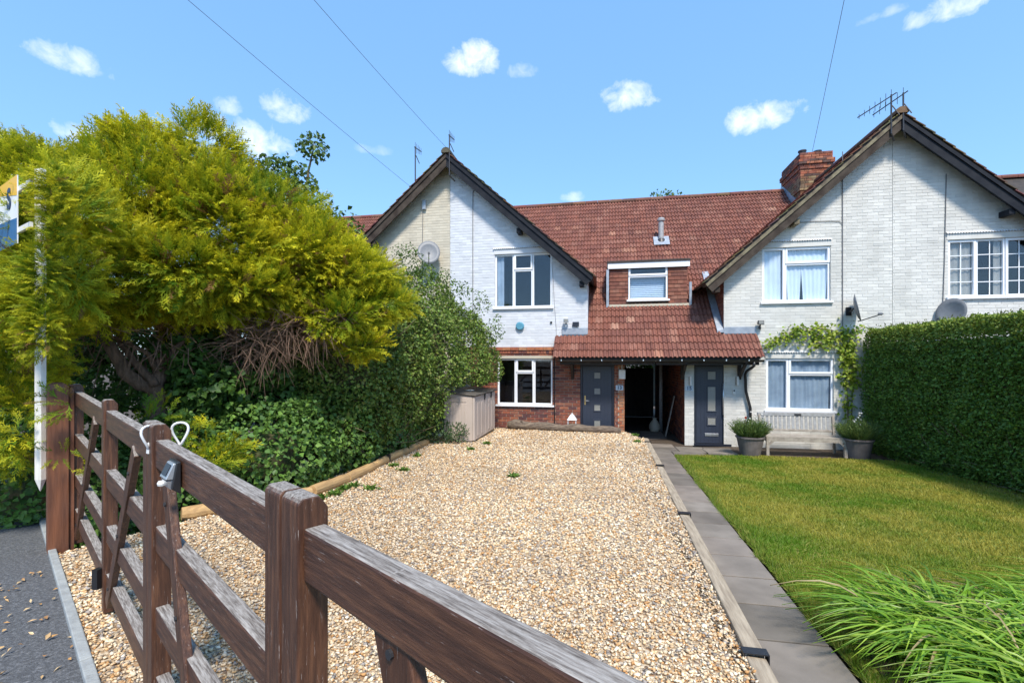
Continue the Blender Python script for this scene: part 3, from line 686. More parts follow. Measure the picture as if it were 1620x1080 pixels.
def slope_slab(parent, xa, xb, name='roof', m='timber_dark', y0=None, th=.06):
    y0 = YE + .03 if y0 is None else y0; z = lambda y: ZM0 + SL * (y - YF)
    b = MB(); b.hexa([(xa, y0, z(y0) - th), (xb, y0, z(y0) - th), (xb, YR, ZR - th), (xa, YR, ZR - th), (xa, y0, z(y0)), (xb, y0, z(y0)), (xb, YR, ZR), (xa, YR, ZR)])
    b.hexa([(xa, YR, ZR - th), (xb, YR, ZR - th), (xb, YB + .4, ZR - (YB + .4 - YR) - th), (xa, YB + .4, ZR - (YB + .4 - YR) - th), (xa, YR, ZR), (xb, YR, ZR), (xb, YB + .4, ZR - (YB + .4 - YR)), (xa, YB + .4, ZR - (YB + .4 - YR))])
    return b.build(name, m, parent)
XM = 1.27; lx0, lx1 = FAC(884, 560, YE)[0], FAC(1204, 560, YE)[0]
for (k, xa, xb, y0) in (('A', XA - 9, XBR - 4.0, 13.2), ('B', XBR + .004, XM, YF + .02), ('C', XM + .001, XCL - .004, YF + .02), ('D', XCL + 4.2, XD + 9, 13.2)):
    slope_slab(houses[k], xa, xb, y0=y0)
slope_slab(houses['B'], XBR - 4.0, XBR, y0=15.6); slope_slab(houses['C'], XCL, XCL + 4.2, y0=15.6)
for k, xa, xb in (('B', lx0, XM), ('C', XM + .001, lx1)):     # the forward catslide part
    z = lambda y: ZM0 + SL * (y - YF)
    MB().hexa([(xa, YE + .03, z(YE + .03) - .05), (xb, YE + .03, z(YE + .03) - .05), (xb, YF + .02, z(YF + .02) - .05), (xa, YF + .02, z(YF + .02) - .05), (xa, YE + .03, z(YE + .03)), (xb, YE + .03, z(YE + .03)), (xb, YF - .012, z(YF - .012)), (xa, YF - .012, z(YF - .012))]).build('porch_roof', 'timber_dark', houses[k])
    MB().box(xa + .02, xb - .02, YE + .06, YE + .085, z(YE) - .16, z(YE) + .0).build('fascia', 'timber_dark', houses[k])
main_tiles(houses['A'], XA - 9, XA); main_tiles(houses['B'], XA + .0, XM); main_tiles(houses['C'], XM, XD); main_tiles(houses['D'], XD, XD + 5)
def ridge(parent, xa, xb):
    b = MB(); x = xa
    while x < xb - .05:
        e = min(x + .44, xb); c = tuple(q * random.uniform(.5, .75) for q in random.choice(TP))
        prof = [(math.cos(t) * .12, math.sin(t) * .10) for t in np.linspace(-.3, math.pi + .3, 9)]
        vs = [(xx, YR + py, ZR + .0 + pz_) for xx in (x + .004, e) for (py, pz_) in prof]; m_ = len(prof)
        b.add(vs, [(i, i + 1, i + 1 + m_, i + m_) for i in range(m_ - 1)] + [tuple(range(m_)), tuple(range(2 * m_ - 1, m_ - 1, -1))], c); x += .445
    b.build('ridge_tiles', 'tile', parent, colors=True)
ridge(houses['A'], XA - 9, XA); ridge(houses['B'], XA, XM); ridge(houses['C'], XM, XD - .6); ridge(houses['D'], XD + .4, XD + 9)

def gable_roof(parent, xa, side, bm, brown, reach):
    """half of a gable roof: slab, verge tiles, bargeboard, purlin end"""
    n = Vector((side * TAN, 0, 1)).normalized(); d = Vector((side, 0, -TAN)).normalized(); L = reach / d.x * side
    top = lambda s, y, h: Vector((xa, y, ZAP)) + d * s + n * h
    b = MB(); b.hexa([top(0, YV, 0), top(L, YV, 0), top(L, 17.6, 0), top(0, 17.6, 0), top(0, YV, .05), top(L, YV, .05), top(L, 17.6, .05), top(0, 17.6, .05)] if side > 0 else
                     [top(L, YV, 0), top(0, YV, 0), top(0, 17.6, 0), top(L, 17.6, 0), top(L, YV, .05), top(0, YV, .05), top(0, 17.6, .05), top(L, 17.6, .05)])
    b.build('gable_roof', 'timber_dark', parent)
    t = MB(); s = 0; pd = .208
    while s < L + .02:     # courses of tiles, each a lapped strip cut into tiles across
        y = YV - .05; s1 = min(s + .30, L + .06)
        while y < 17.2:
            c = tuple(q * random.uniform(.35, .75) for q in random.choice(TP)) if y < YV + .1 else random.choice(TP)
            if y < YV + .1: c = (c[0] * .75, c[1] * 1.25, c[2] * 1.15)
            jt = random.uniform(-.006, .006); st = pd if y < 13.2 else .832
            q = [top(s, y + .003, .055), top(s1, y + .003, .085 + jt), top(s1, y + st - .003, .085 + jt), top(s, y + st - .003, .055)]
            lo = [p - n * .02 for p in q]; ring = lo + q if side > 0 else [lo[i] for i in (1, 0, 3, 2)] + [q[i] for i in (1, 0, 3, 2)]
            t.hexa(ring, c); y += st
        s += .262
    o = t.build('roof_tiles', 'tile', parent, colors=True); o['kind'] = 'stuff'
    # bargeboard in the verge plane, and a soffit strip back to the wall
    for (h0, h1, ya, yb, nm, mm) in ((-.25, -.002, YV - .02, YV + .025, 'bargeboard', bm), (-.075, -.004, YV - .05, YV - .021, 'verge_strip', brown), (-.06, -.01, YV + .026, YF + .01, 'soffit', bm)):
        q = MB(); k = .0 if nm != 'bargeboard' else .25 * TAN * .74
        A, B_ = top(.0 if h0 > -.1 else -0, 0, 0), top(L, 0, 0)
        p0t, p0b = Vector((xa, 0, ZAP + h1 / n.z)), Vector((xa, 0, ZAP + h0 / n.z)); p1t, p1b = top(L + .03, 0, h1), top(L + .03, 0, h0)
        vs = [p0b, p1b, p1t, p0t]; vs = vs if side > 0 else [vs[1], vs[0], vs[3], vs[2]]
        q.add([(p.x, ya, p.z) for p in vs] + [(p.x, yb, p.z) for p in vs], [(0, 1, 2, 3), (7, 6, 5, 4), (0, 4, 5, 1), (1, 5, 6, 2), (2, 6, 7, 3), (3, 7, 4, 0)])
        q.build(nm, mm, parent)
    for s_ in (L * .56, L - .1):
        p = top(s_, 0, -.30); MB().box(p.x - .06, p.x + .06, YV + .03, YF + .05, p.z - .06, p.z + .07).build('purlin_end', bm if s_ > L * .7 else brown, parent, bevel=.01)
gable_roof(houses['A'], XA, -1, 'barge_brown', 'barge_brown', 4.25)
gable_roof(houses['B'], XA, 1, 'barge', 'barge', FAC(937, 437, YV)[0] - XA)
gable_roof(houses['C'], XD, -1, 'barge_brown', 'verge_tile', XD - FAC(1117, 440, YV)[0])
gable_roof(houses['D'], XD, 1, 'barge', 'barge', 4.25)
for k, xa in (('B', XA), ('D', XD)):
    b = MB(); y = YV - .07
    while y < 17.3:
        prof = [(math.cos(t) * .13, math.sin(t) * .11) for t in np.linspace(-.35, math.pi + .35, 9)]; m_ = 9; c = tuple(q * random.uniform(.35, .6) for q in random.choice(TP))
        b.add([(xa + px_, yy, ZAP + .06 + pz_) for yy in (y, y + .44) for (px_, pz_) in prof], [(i, i + 1, i + 1 + m_, i + m_) for i in range(m_ - 1)] + [tuple(range(m_)), tuple(range(2 * m_ - 1, m_ - 1, -1))], (c[0] * .8, c[1] * 1.15, c[2])); y += .445
    b.build('ridge_tiles', 'tile', houses[k], colors=True)
# tile-hung cheek of the right house above the porch roof
def hung(parent, name, face, u0, u1, z0, z1, pos, axis, pal_=None, w=.165, h=.105):
    b = MB(); z = z0; r = 0; pal_ = pal_ or [tuple(q * .85 for q in c) for c in TP]
    while z < z1 - .02:
        u = u0 - (r % 2) * w / 2
        while u < u1:
            a, c = max(u + .002, u0), min(u + w - .002, u1); zt = min(z + h + .03, z1)
            if c - a > .02:
                cc = random.choice(pal_); o1, o2 = .022 + random.random() * .006, .006
                if axis == 'x':   # wall along x facing -y
                    b.hexa([(a, pos - o1, z), (c, pos - o1, z), (c, pos, z), (a, pos, z), (a, pos - o2, zt), (c, pos - o2, zt), (c, pos + .004, zt), (a, pos + .004, zt)], cc)
                else:             # wall along y facing -x
                    b.hexa([(pos - o1, c, z), (pos - o1, a, z), (pos, a, z), (pos, c, z), (pos - o2, c, zt), (pos - o2, a, zt), (pos + .004, a, zt), (pos + .004, c, zt)], cc)
            u += w
        z += h; r += 1
    o = b.build(name, 'tile_hung', parent, colors=True)
    return o
plain(houses['C'], 'cheek_wall', 'timber_dark', (XCL + .03, XCL + .2, YF + .03, 17, 2.4, rake(XCL, XD) - .06))
o = hung(houses['C'], 'hung_tiles', None, YF + .012, 16.4, 2.5, rake(XCL, XD) - .07, XCL + .024, 'y'); o['kind'] = 'stuff'
# dormer
YD = 13.45; dx0, dx1 = FAC(965, 450, YD)[0], FAC(1088, 450, YD)[0]; dz0, dz1 = FAC(1027, 480, YD)[1], FAC(1027, 424, YD)[1]
HD = (FAC(994, 450, YD)[0], FAC(1056, 450, YD)[0], FAC(1025, 474, YD)[1], FAC(1025, 420, YD)[1])
dorm = plain(houses['C'], 'dormer', 'timber_dark', (dx0 + .02, HD[0] - .002, YD + .01, YD + 1.3, dz0, dz1), (HD[1] + .002, dx1 - .02, YD + .01, YD + 1.3, dz0, dz1), (HD[0], HD[1], YD + .01, YD + 1.0, dz0 - .1, HD[2] - .01))
for (a, b_) in ((dx0, HD[0] - .01), (HD[1] + .01, dx1)):
    o = hung(dorm, 'hung_tiles', None, a, b_, dz0, dz1, YD, 'x', [tuple(q * .75 for q in c) for c in TP]); o['kind'] = 'stuff'
o = hung(dorm, 'hung_tiles', None, YD, 14.9, dz0, dz1, dx0, 'y'); o['kind'] = 'stuff'
plain(dorm, 'fascia', 'upvc', (dx0 - .06, dx1 + .04, YD - .09, YD - .065, dz1, dz1 + .15)); plain(dorm, 'flat_roof', 'timber_dark', (dx0 - .08, dx1 + .06, YD - .11, 15.2, dz1 + .152, dz1 + .21), (dx0 - .06, dx1 + .04, YD - .06, 14.9, dz1 + .02, dz1 + .15))
plain(dorm, 'lead_apron', 'cream_mortar', (dx0 - .02, dx1 + .02, YD - .10, YD + .02, dz0 - .085, dz0 - .02))
plain(dorm, 'lead_soaker', 'lead', (dx0 - .10, dx0 - .03, YD - .09, YD + .0, dz0 - .09, dz1 - .02)); plain(dorm, 'lead_soaker', 'lead', (dx1 + .03, dx1 + .09, YD - .09, YD + .0, dz0 - .09, dz0 + .55))
def dormer_window():
    x0, x1, z0, z1 = HD
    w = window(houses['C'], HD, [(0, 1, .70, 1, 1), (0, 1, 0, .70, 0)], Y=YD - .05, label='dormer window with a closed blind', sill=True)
    b = MB(); z = z0 + .05
    while z < z0 + (z1 - z0) * .68: b.hexa([(x0 + .06, YD + .13, z), (x1 - .06, YD + .13, z), (x1 - .06, YD + .15, z), (x0 + .06, YD + .15, z), (x0 + .06, YD + .15, z + .05), (x1 - .06, YD + .15, z + .05), (x1 - .06, YD + .153, z + .05), (x0 + .06, YD + .153, z + .05)]); z += .052
    b.build('blind', 'blind', w)
dormer_window()
# flashings beside the porch roof
plain(houses['B'], 'lead_flashing', 'lead', (FAC(889, 520)[0], XBR, YF - .03, YF - .008, FAC(905, 530)[1] + .02, FAC(905, 519)[1]))
plain(houses['C'], 'lead_flashing', 'lead', (XCL, FAC(1196, 520)[0], YF - .03, YF - .008, FAC(1170, 529)[1] + .02, FAC(1170, 517)[1]))
MB().hexa([(XCL - .16, YF - .02, ZM0 + .03), (XCL - .0, YF - .02, ZM0 + .03), (XCL, 14.4, ZM0 + 1.83), (XCL - .16, 14.4, ZM0 + 1.83), (XCL - .16, YF - .02, ZM0 + .085), (XCL, YF - .02, ZM0 + .10), (XCL, 14.4, ZM0 + 1.90), (XCL - .16, 14.4, ZM0 + 1.885)]).build('valley_lead', 'lead', houses['C'])
# chimney
cx0, cx1, cy0, cy1 = 6.2, 7.1, 16.5, 18.05
chim = plain(houses['C'], 'chimney', 'red_mortar', (cx0 + .02, cx1 - .02, cy0 + .02, cy1 - .02, 6.6, 8.72))
def chim_bricks():
    b = MB(); z = 6.6; r = 0
    while z < 8.76:
        e = .0
        if 7.56 < z < 7.66: e = .03
        if z > 8.22: e = .03
        if z > 8.36: e = .07
        if z > 8.50: e = .02
        cc = [(.30, .20, .11), (.25, .17, .10), (.34, .25, .14), (.20, .14, .09), (.28, .14, .08)] if z < 8.0 else [(.36, .11, .06), (.30, .10, .06), (.22, .09, .07), (.12, .07, .06), (.40, .16, .09)]
        o_ = (r % 2) * .1125
        x = cx0 - e - o_
        while x < cx1 + e:
            a, c = max(x + .005, cx0 - e), min(x + .22, cx1 + e)
            if c - a > .02: b.box(a, c, cy0 - e, cy0 + .1, z + .005, z + .07, random.choice(cc)); b.box(a, c, cy1 - .1, cy1 + e, z + .005, z + .07, random.choice(cc))
            x += .225
        y = cy0 + .102 - o_
        while y < cy1 - .1:
            a, c = max(y + .005, cy0 + .102), min(y + .22, cy1 - .102)
            if c - a > .02: b.box(cx0 - e, cx0 + .1, a, c, z + .005, z + .07, random.choice(cc)); b.box(cx1 - .1, cx1 + e, a, c, z + .005, z + .07, random.choice(cc))
            y += .225
        z += .075; r += 1
    o = b.build('brickwork', 'chimney_brick', chim, colors=True); o['kind'] = 'stuff'
chim_bricks()
for (px_, py_, hh) in ((6.42, 16.95, .2), (6.85, 16.9, .13)): MB().lathe(px_, py_, [(.11, 8.7), (.12, 8.74), (.10, 8.80), (.10, 8.76 + hh), (.125, 8.78 + hh), (.125, 8.82 + hh), (.08, 8.82 + hh)], 16).build('chimney_pot', 'dark_metal', chim, smooth=False)
MB().hexa([(cx0 - .06, cy0 - .05, 6.8), (cx0 - .002, cy0 - .05, 6.8), (cx0 - .002, cy1, 8.1), (cx0 - .06, cy1, 8.1), (cx0 - .04, cy0 - .05, 7.15), (cx0 - .002, cy0 - .05, 7.15), (cx0 - .002, cy1, 8.3), (cx0 - .04, cy1, 8.3)]).build('chimney_flashing', 'lead', chim)

# ---------------------------------------------------------------- doors
def door(parent, hole, kind):
    x0, x1, z0, z1 = hole; Y = YF + .06; W = x1 - x0; fr = MB(); e = .06
    fr.box(x0, x0 + e, Y - .03, Y + .08, z0, z1); fr.box(x1 - e, x1, Y - .03, Y + .08, z0, z1); fr.box(x0 + e, x1 - e, Y - .03, Y + .08, z1 - e, z1)
    d = MB().box(x0 + e + .004, x1 - e - .004, Y, Y + .05, z0 + .05, z1 - e - .004).build('door', 'door', parent, bevel=.004)
    d['label'] = 'dark blue grey front door with four small square panes' if kind == 13 else 'dark blue grey front door with long bar handle and letter box'
    fr.build('door_frame', 'door_frame', d, bevel=.004)
    plain(d, 'threshold', 'grey_metal' if kind == 13 else 'door_frame', (x0, x1, Y - .08, Y + .05, z0 - .01, z0 + .045))
    xc = (x0 + x1) / 2
    def panel(xa, xb, za, zb):
        p = MB(); t = .03
        p.box(xa - t, xb + t, Y - .014, Y + .002, zb, zb + t); p.box(xa - t, xb + t, Y - .014, Y + .002, za - t, za); p.box(xa - t, xa, Y - .014, Y + .002, za, zb); p.box(xb, xb + t, Y - .014, Y + .002, za, zb)
        q = p.build('glazing_frame', 'door', d, bevel=.004); MB().box(xa, xb, Y - .006, Y + .003, za, zb).build('pane', 'frosted', q)
    b = MB()
    for i in range(1, 8): xx = x0 + .08 + (W - .16) * i / 8; b.box(xx - .002, xx + .002, Y - .0025, Y + .001, z0 + .08, z1 - .1)
    b.build('groove', 'door_frame', d)
    if kind == 13:
        for py in (594, 619, 645, 670): zc = FAC(946, py)[1]; panel(xc - .075, xc + .075, zc - .075, zc + .075)
        hx = x0 + .125; hz = FAC(925, 633)[1]
        plain(d, 'handle_plate', 'brass', (hx - .018, hx + .018, Y - .012, Y - .0, hz - .12, hz + .12))
        MB().tube([(hx, Y - .01, hz - .01), (hx, Y - .055, hz - .01), (hx + .11, Y - .058, hz - .012)], .010).build('handle', 'steel', d, smooth=True)
    else:
        for (a, c) in ((588, 600), (612, 650), (661, 672)): panel(xc - .10, xc + .08, FAC(1126, c)[1], FAC(1126, a)[1])
        hx = x1 - .19
        MB().tube([(hx, Y - .06, FAC(1140, 656)[1]), (hx, Y - .06, FAC(1140, 606)[1])], .014, 12).build('handle', 'steel', d, smooth=True)
        for py in (612, 650): z = FAC(1140, py)[1]; MB().tube([(hx, Y - .06, z), (hx, Y + .0, z)], .009).build('handle_mount', 'steel', d)
        plain(d, 'lock', 'steel', (hx + .06, hx + .085, Y - .012, Y, FAC(1147, 643)[1], FAC(1147, 638)[1]))
        z = FAC(1126, 688)[1]; MB().box(xc - .17, xc + .15, Y - .012, Y, z - .035, z + .035).build('letter_box', 'steel', d, bevel=.004)
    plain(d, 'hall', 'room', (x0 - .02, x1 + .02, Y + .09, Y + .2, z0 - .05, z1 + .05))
door(houses['B'], DOOR13, 13); door(houses['C'], DOOR15, 15)
plain(houses['C'], 'door_step', 'slab', (DOOR15[0] - .05, DOOR15[1] + .1, YF - .3, YF - .0, -.1, .008))

# rainwater goods and porch brackets
zg = FAC(1040, 569, YE)[1]
def half_gutter(parent, xa, xb):
    b = MB(); n = 8; prof = [(math.cos(t) * .056, math.sin(t) * .056) for t in np.linspace(math.pi, 2 * math.pi, n)]
    vs = [(x, YE - .03 + a, zg + c) for x in (xa, xb) for (a, c) in prof]
    b.add(vs, [(i, i + 1, i + 1 + n, i + n) for i in range(n - 1)])
    vs = [(x, YE - .03 + a * .9, zg + c * .9) for x in (xa, xb) for (a, c) in prof]; b.add(vs, [(i + n, i + 1 + n, i + 1, i) for i in range(n - 1)])
    gut = b.build('gutter', 'black_plastic', parent, smooth=True)
    x = xa + .1
    while x < xb: MB().box(x - .012, x + .012, YE - .092, YE - .086, zg - .03, zg + .01).build('gutter_clip', 'steel' , gut); x += .5
    return gut
half_gutter(houses['B'], lx0 - .03, XM - .002); gut = half_gutter(houses['C'], XM + .002, lx1 + .05)
dp = [FAC(1193, 573, YE - .03), FAC(1193, 579, YE - .03)]; p0 = Vector((dp[0][0], YE - .03, zg - .04))
xw, zw = FAC(1179, 592, YF - .08); xe_, ze_ = FAC(1187, 645, YF - .08)
MB().tube([p0, p0 - Vector((0, 0, .10)), (p0.x - .05, YE + .02, p0.z - .16), (xw + .02, YF - .12, zw + .08), (xw, YF - .08, zw), (xw + .015, YF - .08, (zw + ze_) / 2), (xe_, YF - .08, ze_), (xe_ + .005, YF - .08, .05)], .034, 10).build('downpipe', 'black_plastic', houses['C'], smooth=True)
for px_ in (906, 1079, 1169):
    xx = FAC(px_, 585)[0]; k = 'B' if px_ < 1000 else 'C'; b = MB(); z = zg - .04; zb = FAC(px_, 600)[1]
    b.box(xx - .04, xx + .04, YF - .06, YF - .008, zb, z); b.bar((xx, YF - .05, zb + .06), (xx, YE + .06, z - .05), .06, .07); b.box(xx - .035, xx + .035, YE + .0, YF - .06, z - .06, z)
    b.build('porch_bracket', 'timber_dark', houses[k])
MB().tube([(FAC(877, 560)[0], YF - .03, ZW - .15), (FAC(877, 640)[0] + .01, YF - .03, .4), (FAC(877, 640)[0] + .01, YF - .03, .1)], .012, 6).build('waste_pipe', 'black_plastic', houses['B'])

# ================================================================ GATE
GP_N = .45
def GP(px, py, n=GP_N):
    d = ray(px, py); t = n / (GN.x * d.x + GN.y * d.y); return Vector((0, 0, CAMZ)) + d * t
def GS(px): return GD.dot(GP(px, 600))
def gpt(s, z, n=GP_N): return Vector((GN.x * n + GD.x * s, GN.y * n + GD.y * s, z))
S_H, S_M, S_1, S_2 = GS(117), GS(166), GS(238), GS(452); S_E = S_2 - 1.75
def offz(s): return CAMZ - (.365 - .10 * max(0, min(1.2, (s - S_2) / (S_H - S_2))))
RAILS = [(0, -.115), (-.36, -.465), (-.70, -.80), (-.99, -1.10)]
def member(parent, name, s0, s1, z0a, z0b, z1a, z1b, n0, n1, m='gate_rail', bevel=.006, label=None):
    """board in the gate plane between s0 and s1; bottom/top heights at each end"""
    o = MB().hexa([gpt(s1, z1a, n0), gpt(s0, z0a, n0), gpt(s0, z0a, n1), gpt(s1, z1a, n1), gpt(s1, z1b, n0), gpt(s0, z0b, n0), gpt(s0, z0b, n1), gpt(s1, z1b, n1)]).build(name, m, parent, bevel=bevel)
    return o
def stile(parent, sc, w, top=.065, n0=GP_N - .012, n1=GP_N + .058):
    zt = offz(sc) + top; zb = gz(gpt(sc, 0).y) + .02
    z = [zb, zt - .05, zt - .004, zt]
    # chamfered head
    b = MB(); s0, s1 = sc - w / 2, sc + w / 2; c = .022
    prof = [(n0, zb), (n1, zb), (n1, zt - .03), (n1 - c, zt), (n0 + .01, zt), (n0, zt - .012)]
    vs = [gpt(s, zz, n) for s in (s1, s0) for (n, zz) in prof]; k = len(prof)
    b.add(vs, [tuple(range(k)), tuple(range(2 * k - 1, k - 1, -1))] + [(i, i + k, (i + 1) % k + k, (i + 1) % k) for i in range(k)])
    return b.build('stile', 'gate_post', parent, bevel=.004)
def rails(parent, sa, sb):
    for (t, b_) in RAILS:
        member(parent, 'rail', sa, sb, offz(sa) + b_, offz(sa) + t, offz(sb) + b_, offz(sb) + t, GP_N, GP_N + .05)
def brace(parent, sa, za, sb, zb, w=.075, n=-.018):
    a, b_ = gpt(sa, za, GP_N + n), gpt(sb, zb, GP_N + n)
    o = MB().bar(a, b_, .030, w, up=GD).build('brace', 'gate_post', parent, bevel=.004)
    for q in (.12, .5, .88):
        p = a.lerp(b_, q) - GN * .016; MB().tube([p, p - GN * .006], .009, 8).build('bolt', 'dark_metal', o)
W_ = .085
gl = thing('wooden_gate', gpt(S_H, 0), 'dark brown wooden gate leaf hung on the thick post at left', 'gate', 'weathered gate leaves')
stile(gl, S_H - .02, .07); stile(gl, S_M, .075); stile(gl, S_1 + .045, W_); rails(gl, S_H - .055, S_M + .038); rails(gl, S_M - .038, S_1 + .088)
brace(gl, S_H - .15, gz(3) + .10, GS(150), offz(S_M) - .10, n=.006); brace(gl, S_M - .10, gz(2.3) + .1, GS(214), offz(S_1) - .10, n=.006)
MB().box(-.02, .02, -.02, .02, 0, .12).build('hinge', 'black_plastic', gl).location = (0, 0, 0)
bpy.data.objects['hinge'].matrix_parent_inverse = Matrix.Identity(4); bpy.data.objects['hinge'].location = gpt(S_M + .03, gz(2.3) + .16, GP_N - .03) - gl.location
gm = thing('wooden_gate', gpt(S_1, 0), 'middle dark brown gate leaf carrying a small solar light', 'gate', 'weathered gate leaves')
stile(gm, S_1 - .045, W_); stile(gm, S_2 + .05, .09); rails(gm, S_1 - .088, S_2 + .095)
brace(gm, GS(262), offz(S_1) - .10, GS(262) - .42, gz(1.4) + .10, n=.006)
gr_ = thing('wooden_gate', gpt(S_2, 0), 'nearest gate leaf with peeling dark stain and bare grey top rail', 'gate', 'weathered gate leaves')
stile(gr_, S_2 - .047, .088); rails(gr_, S_2 - .091, S_E); stile(gr_, S_E - .045, .09)
brace(gr_, GS(592), offz(S_2) - .015, GS(592) - .36, gz(.5) + .12, w=.10, n=.022)
# big post, with a strip fixed to its side
pb = GR(92, 856); ps = GD.dot(pb) + .03; pn = GN.dot(pb) + .10
gp_ = thing('gate_post', (pb.x, pb.y, pb.z - .1), 'thick red brown gatepost with rounded top among yellow conifer sprays', 'post')
def post_block(s0, s1, n0, n1, top, name):
    zb = gz(pb.y) - .15; rows = []
    for (ins, z) in ((0, zb), (0, top - .05), (.012, top - .018), (.04, top)):
        rows.append([gpt(s1 - ins, z, n0 + ins), gpt(s0 + ins, z, n0 + ins), gpt(s0 + ins, z, n1 - ins), gpt(s1 - ins, z, n1 - ins)])
    b = MB(); b.add([p for r in rows for p in r], [(i * 4 + j, i * 4 + (j + 1) % 4, i * 4 + 4 + (j + 1) % 4, i * 4 + 4 + j) for i in range(3) for j in range(4)] + [(12, 13, 14, 15), (3, 2, 1, 0)])
    return b.build(name, 'big_post', gp_, bevel=.006)
zt_ = DEP(92, 604, 4.02).z
post_block(5.40, 5.56, .282, .412, zt_, 'shaft'); post_block(5.42, 5.53, .415, .445, zt_ - .02, 'hanging_strip')
# white loops over the meeting stiles
def loop(sc, n, lab, px, py, f, ax):
    c = DEP(px, py, f); u = Vector((0, 0, 1)); v = ax; pts = [c + u * math.cos(t) * .05 + v * math.sin(t) * .028 + GN * .01 * math.sin(2 * t) for t in np.linspace(0, 2 * math.pi, 25)]
    o = MB().tube(pts, .0052, 8, cap=False).build('rope_loop', 'rope', smooth=True); tag(o, lab, 'rope loop', 'white loops tying the gate leaves')
fl = GP(236, 690).dot(Vector((-SA, CA, 0)))
loop(S_1, .4, 'white rope loop hanging on the front of the meeting stiles', 235, 692, fl - .05, GD * .6 + GN * .8); loop(S_1, .5, 'white rope loop standing behind the gate top rail', 285, 686, fl + .02, GD * -.5 + GN * .8)
MB().tube([DEP(238, 700, fl - .05), DEP(237, 716, fl - .045)], [.010, .013], 8).build('rope_tail', 'rope', bpy.data.objects['rope_loop'])
# solar light on the top rail
sl0 = GP(281, 752, GP_N - .005); sl = thing('solar_light', sl0, 'small black and silver solar light screwed to the gate top rail', 'solar light')
def lb(s, n, z): return sl0 + GD * s - GN * n + Vector((0, 0, z))
hw, hh = .052, .058
MB().hexa([lb(hw, 0, -hh), lb(-hw, 0, -hh), lb(-hw, .03, -hh * .6), lb(hw, .03, -hh * .6), lb(hw, 0, hh), lb(-hw, 0, hh), lb(-hw, .014, hh), lb(hw, .014, hh)]).build('body', 'black_plastic', sl, bevel=.004)
MB().hexa([lb(hw * .85, .01, -hh * .1), lb(-hw * .85, .01, -hh * .1), lb(-hw * .85, .046, -hh * .02), lb(hw * .85, .046, -hh * .02), lb(hw * .8, .012, hh * .9), lb(-hw * .8, .012, hh * .9), lb(-hw * .8, .022, hh * .9), lb(hw * .8, .022, hh * .9)]).build('panel_housing', 'grey_metal', sl, bevel=.003)
MB().hexa([lb(hw * .6, .03, hh * .15), lb(-hw * .6, .03, hh * .15), lb(-hw * .6, .044, hh * .18), lb(hw * .6, .044, hh * .18), lb(hw * .6, .02, hh * .8), lb(-hw * .6, .02, hh * .8), lb(-hw * .6, .0275, hh * .8), lb(hw * .6, .0275, hh * .8)]).build('solar_panel', 'door_frame', sl)
MB().hexa([lb(hw * .75, .01, -hh * .75), lb(-hw * .75, .01, -hh * .75), lb(-hw * .75, .032, -hh * .62), lb(hw * .75, .032, -hh * .62), lb(hw * .75, .012, -hh * .12), lb(-hw * .75, .012, -hh * .12), lb(-hw * .75, .042, -hh * .12), lb(hw * .75, .042, -hh * .12)]).build('reflector', 'steel', sl)
MB().lathe(0, 0, [(.004, 0), (.012, .004), (.014, .012), (.010, .02)], 12).build('sensor', 'white_plastic', sl).location = lb(hw * .8, .04, -hh * .5) - Vector((0, 0, .01))
# agent's sign on a white stake strapped beside the post
st0 = DEP(64, 777, 3.9); sg = thing('sale_sign', st0, 'yellow white and blue agent board with letter S on a white pointed stake', 'sign')
ztop = DEP(60, 268, 3.9).z
MB().add([(st0.x - .034, st0.y - .02, st0.z + .10), (st0.x + .034, st0.y - .02, st0.z + .10), (st0.x + .034, st0.y + .02, st0.z + .10), (st0.x - .034, st0.y + .02, st0.z + .10),
          (st0.x, st0.y - .004, st0.z), (st0.x, st0.y + .004, st0.z), (st0.x - .034, st0.y - .02, ztop), (st0.x + .034, st0.y - .02, ztop), (st0.x + .034, st0.y + .02, ztop), (st0.x - .034, st0.y + .02, ztop)],
         [(0, 4, 1), (1, 4, 5, 2), (2, 5, 3), (3, 5, 4, 0), (0, 1, 7, 6), (1, 2, 8, 7), (2, 3, 9, 8), (3, 0, 6, 9), (6, 7, 8, 9)]).build('stake', 'white_paint', sg, bevel=.003)
br = DEP(29, 368, 3.8); bw_ = .62; dirb = Vector((-.93, .36, 0)); nb_ = Vector((-.36, -.93, 0))
bt = DEP(28, 277, 3.8).z; bb = DEP(28, 385, 3.8).z
def bpt(u, z, d=0): return Vector((br.x, br.y, 0)) + dirb * u + nb_ * d + Vector((0, 0, z))
def board(name, m, u0, u1, zs, d0, d1):
    MB().hexa([bpt(u1, zs[2], d1), bpt(u0, zs[0], d1), bpt(u0, zs[0], d0), bpt(u1, zs[2], d0), bpt(u1, zs[3], d1), bpt(u0, zs[1], d1), bpt(u0, zs[1], d0), bpt(u1, zs[3], d0)]).build(name, m, sg)
H_ = bt - bb
board('board', 'sign_white', -.0, bw_, (bb, bt, bb, bt), 0, .008)
board('yellow_band', 'sign_yellow', 0.001, bw_, (bt - H_ * .30, bt - .001, bt - H_ * .12, bt - .001), .008, .0105); board('blue_band', 'sign_blue', 0.001, bw_, (bb + .001, bb + H_ * .37, bb + .001, bb + H_ * .42), .008, .0105)
MB().bar(bpt(-.3, bt - H_ * .2, -.01), bpt(.1, bt - H_ * .2, -.01), .02, .04).build('arm', 'white_paint', sg); MB().bar(bpt(-.3, bb + H_ * .2, -.01), bpt(.1, bb + H_ * .2, -.01), .02, .04).build('arm', 'white_paint', sg)
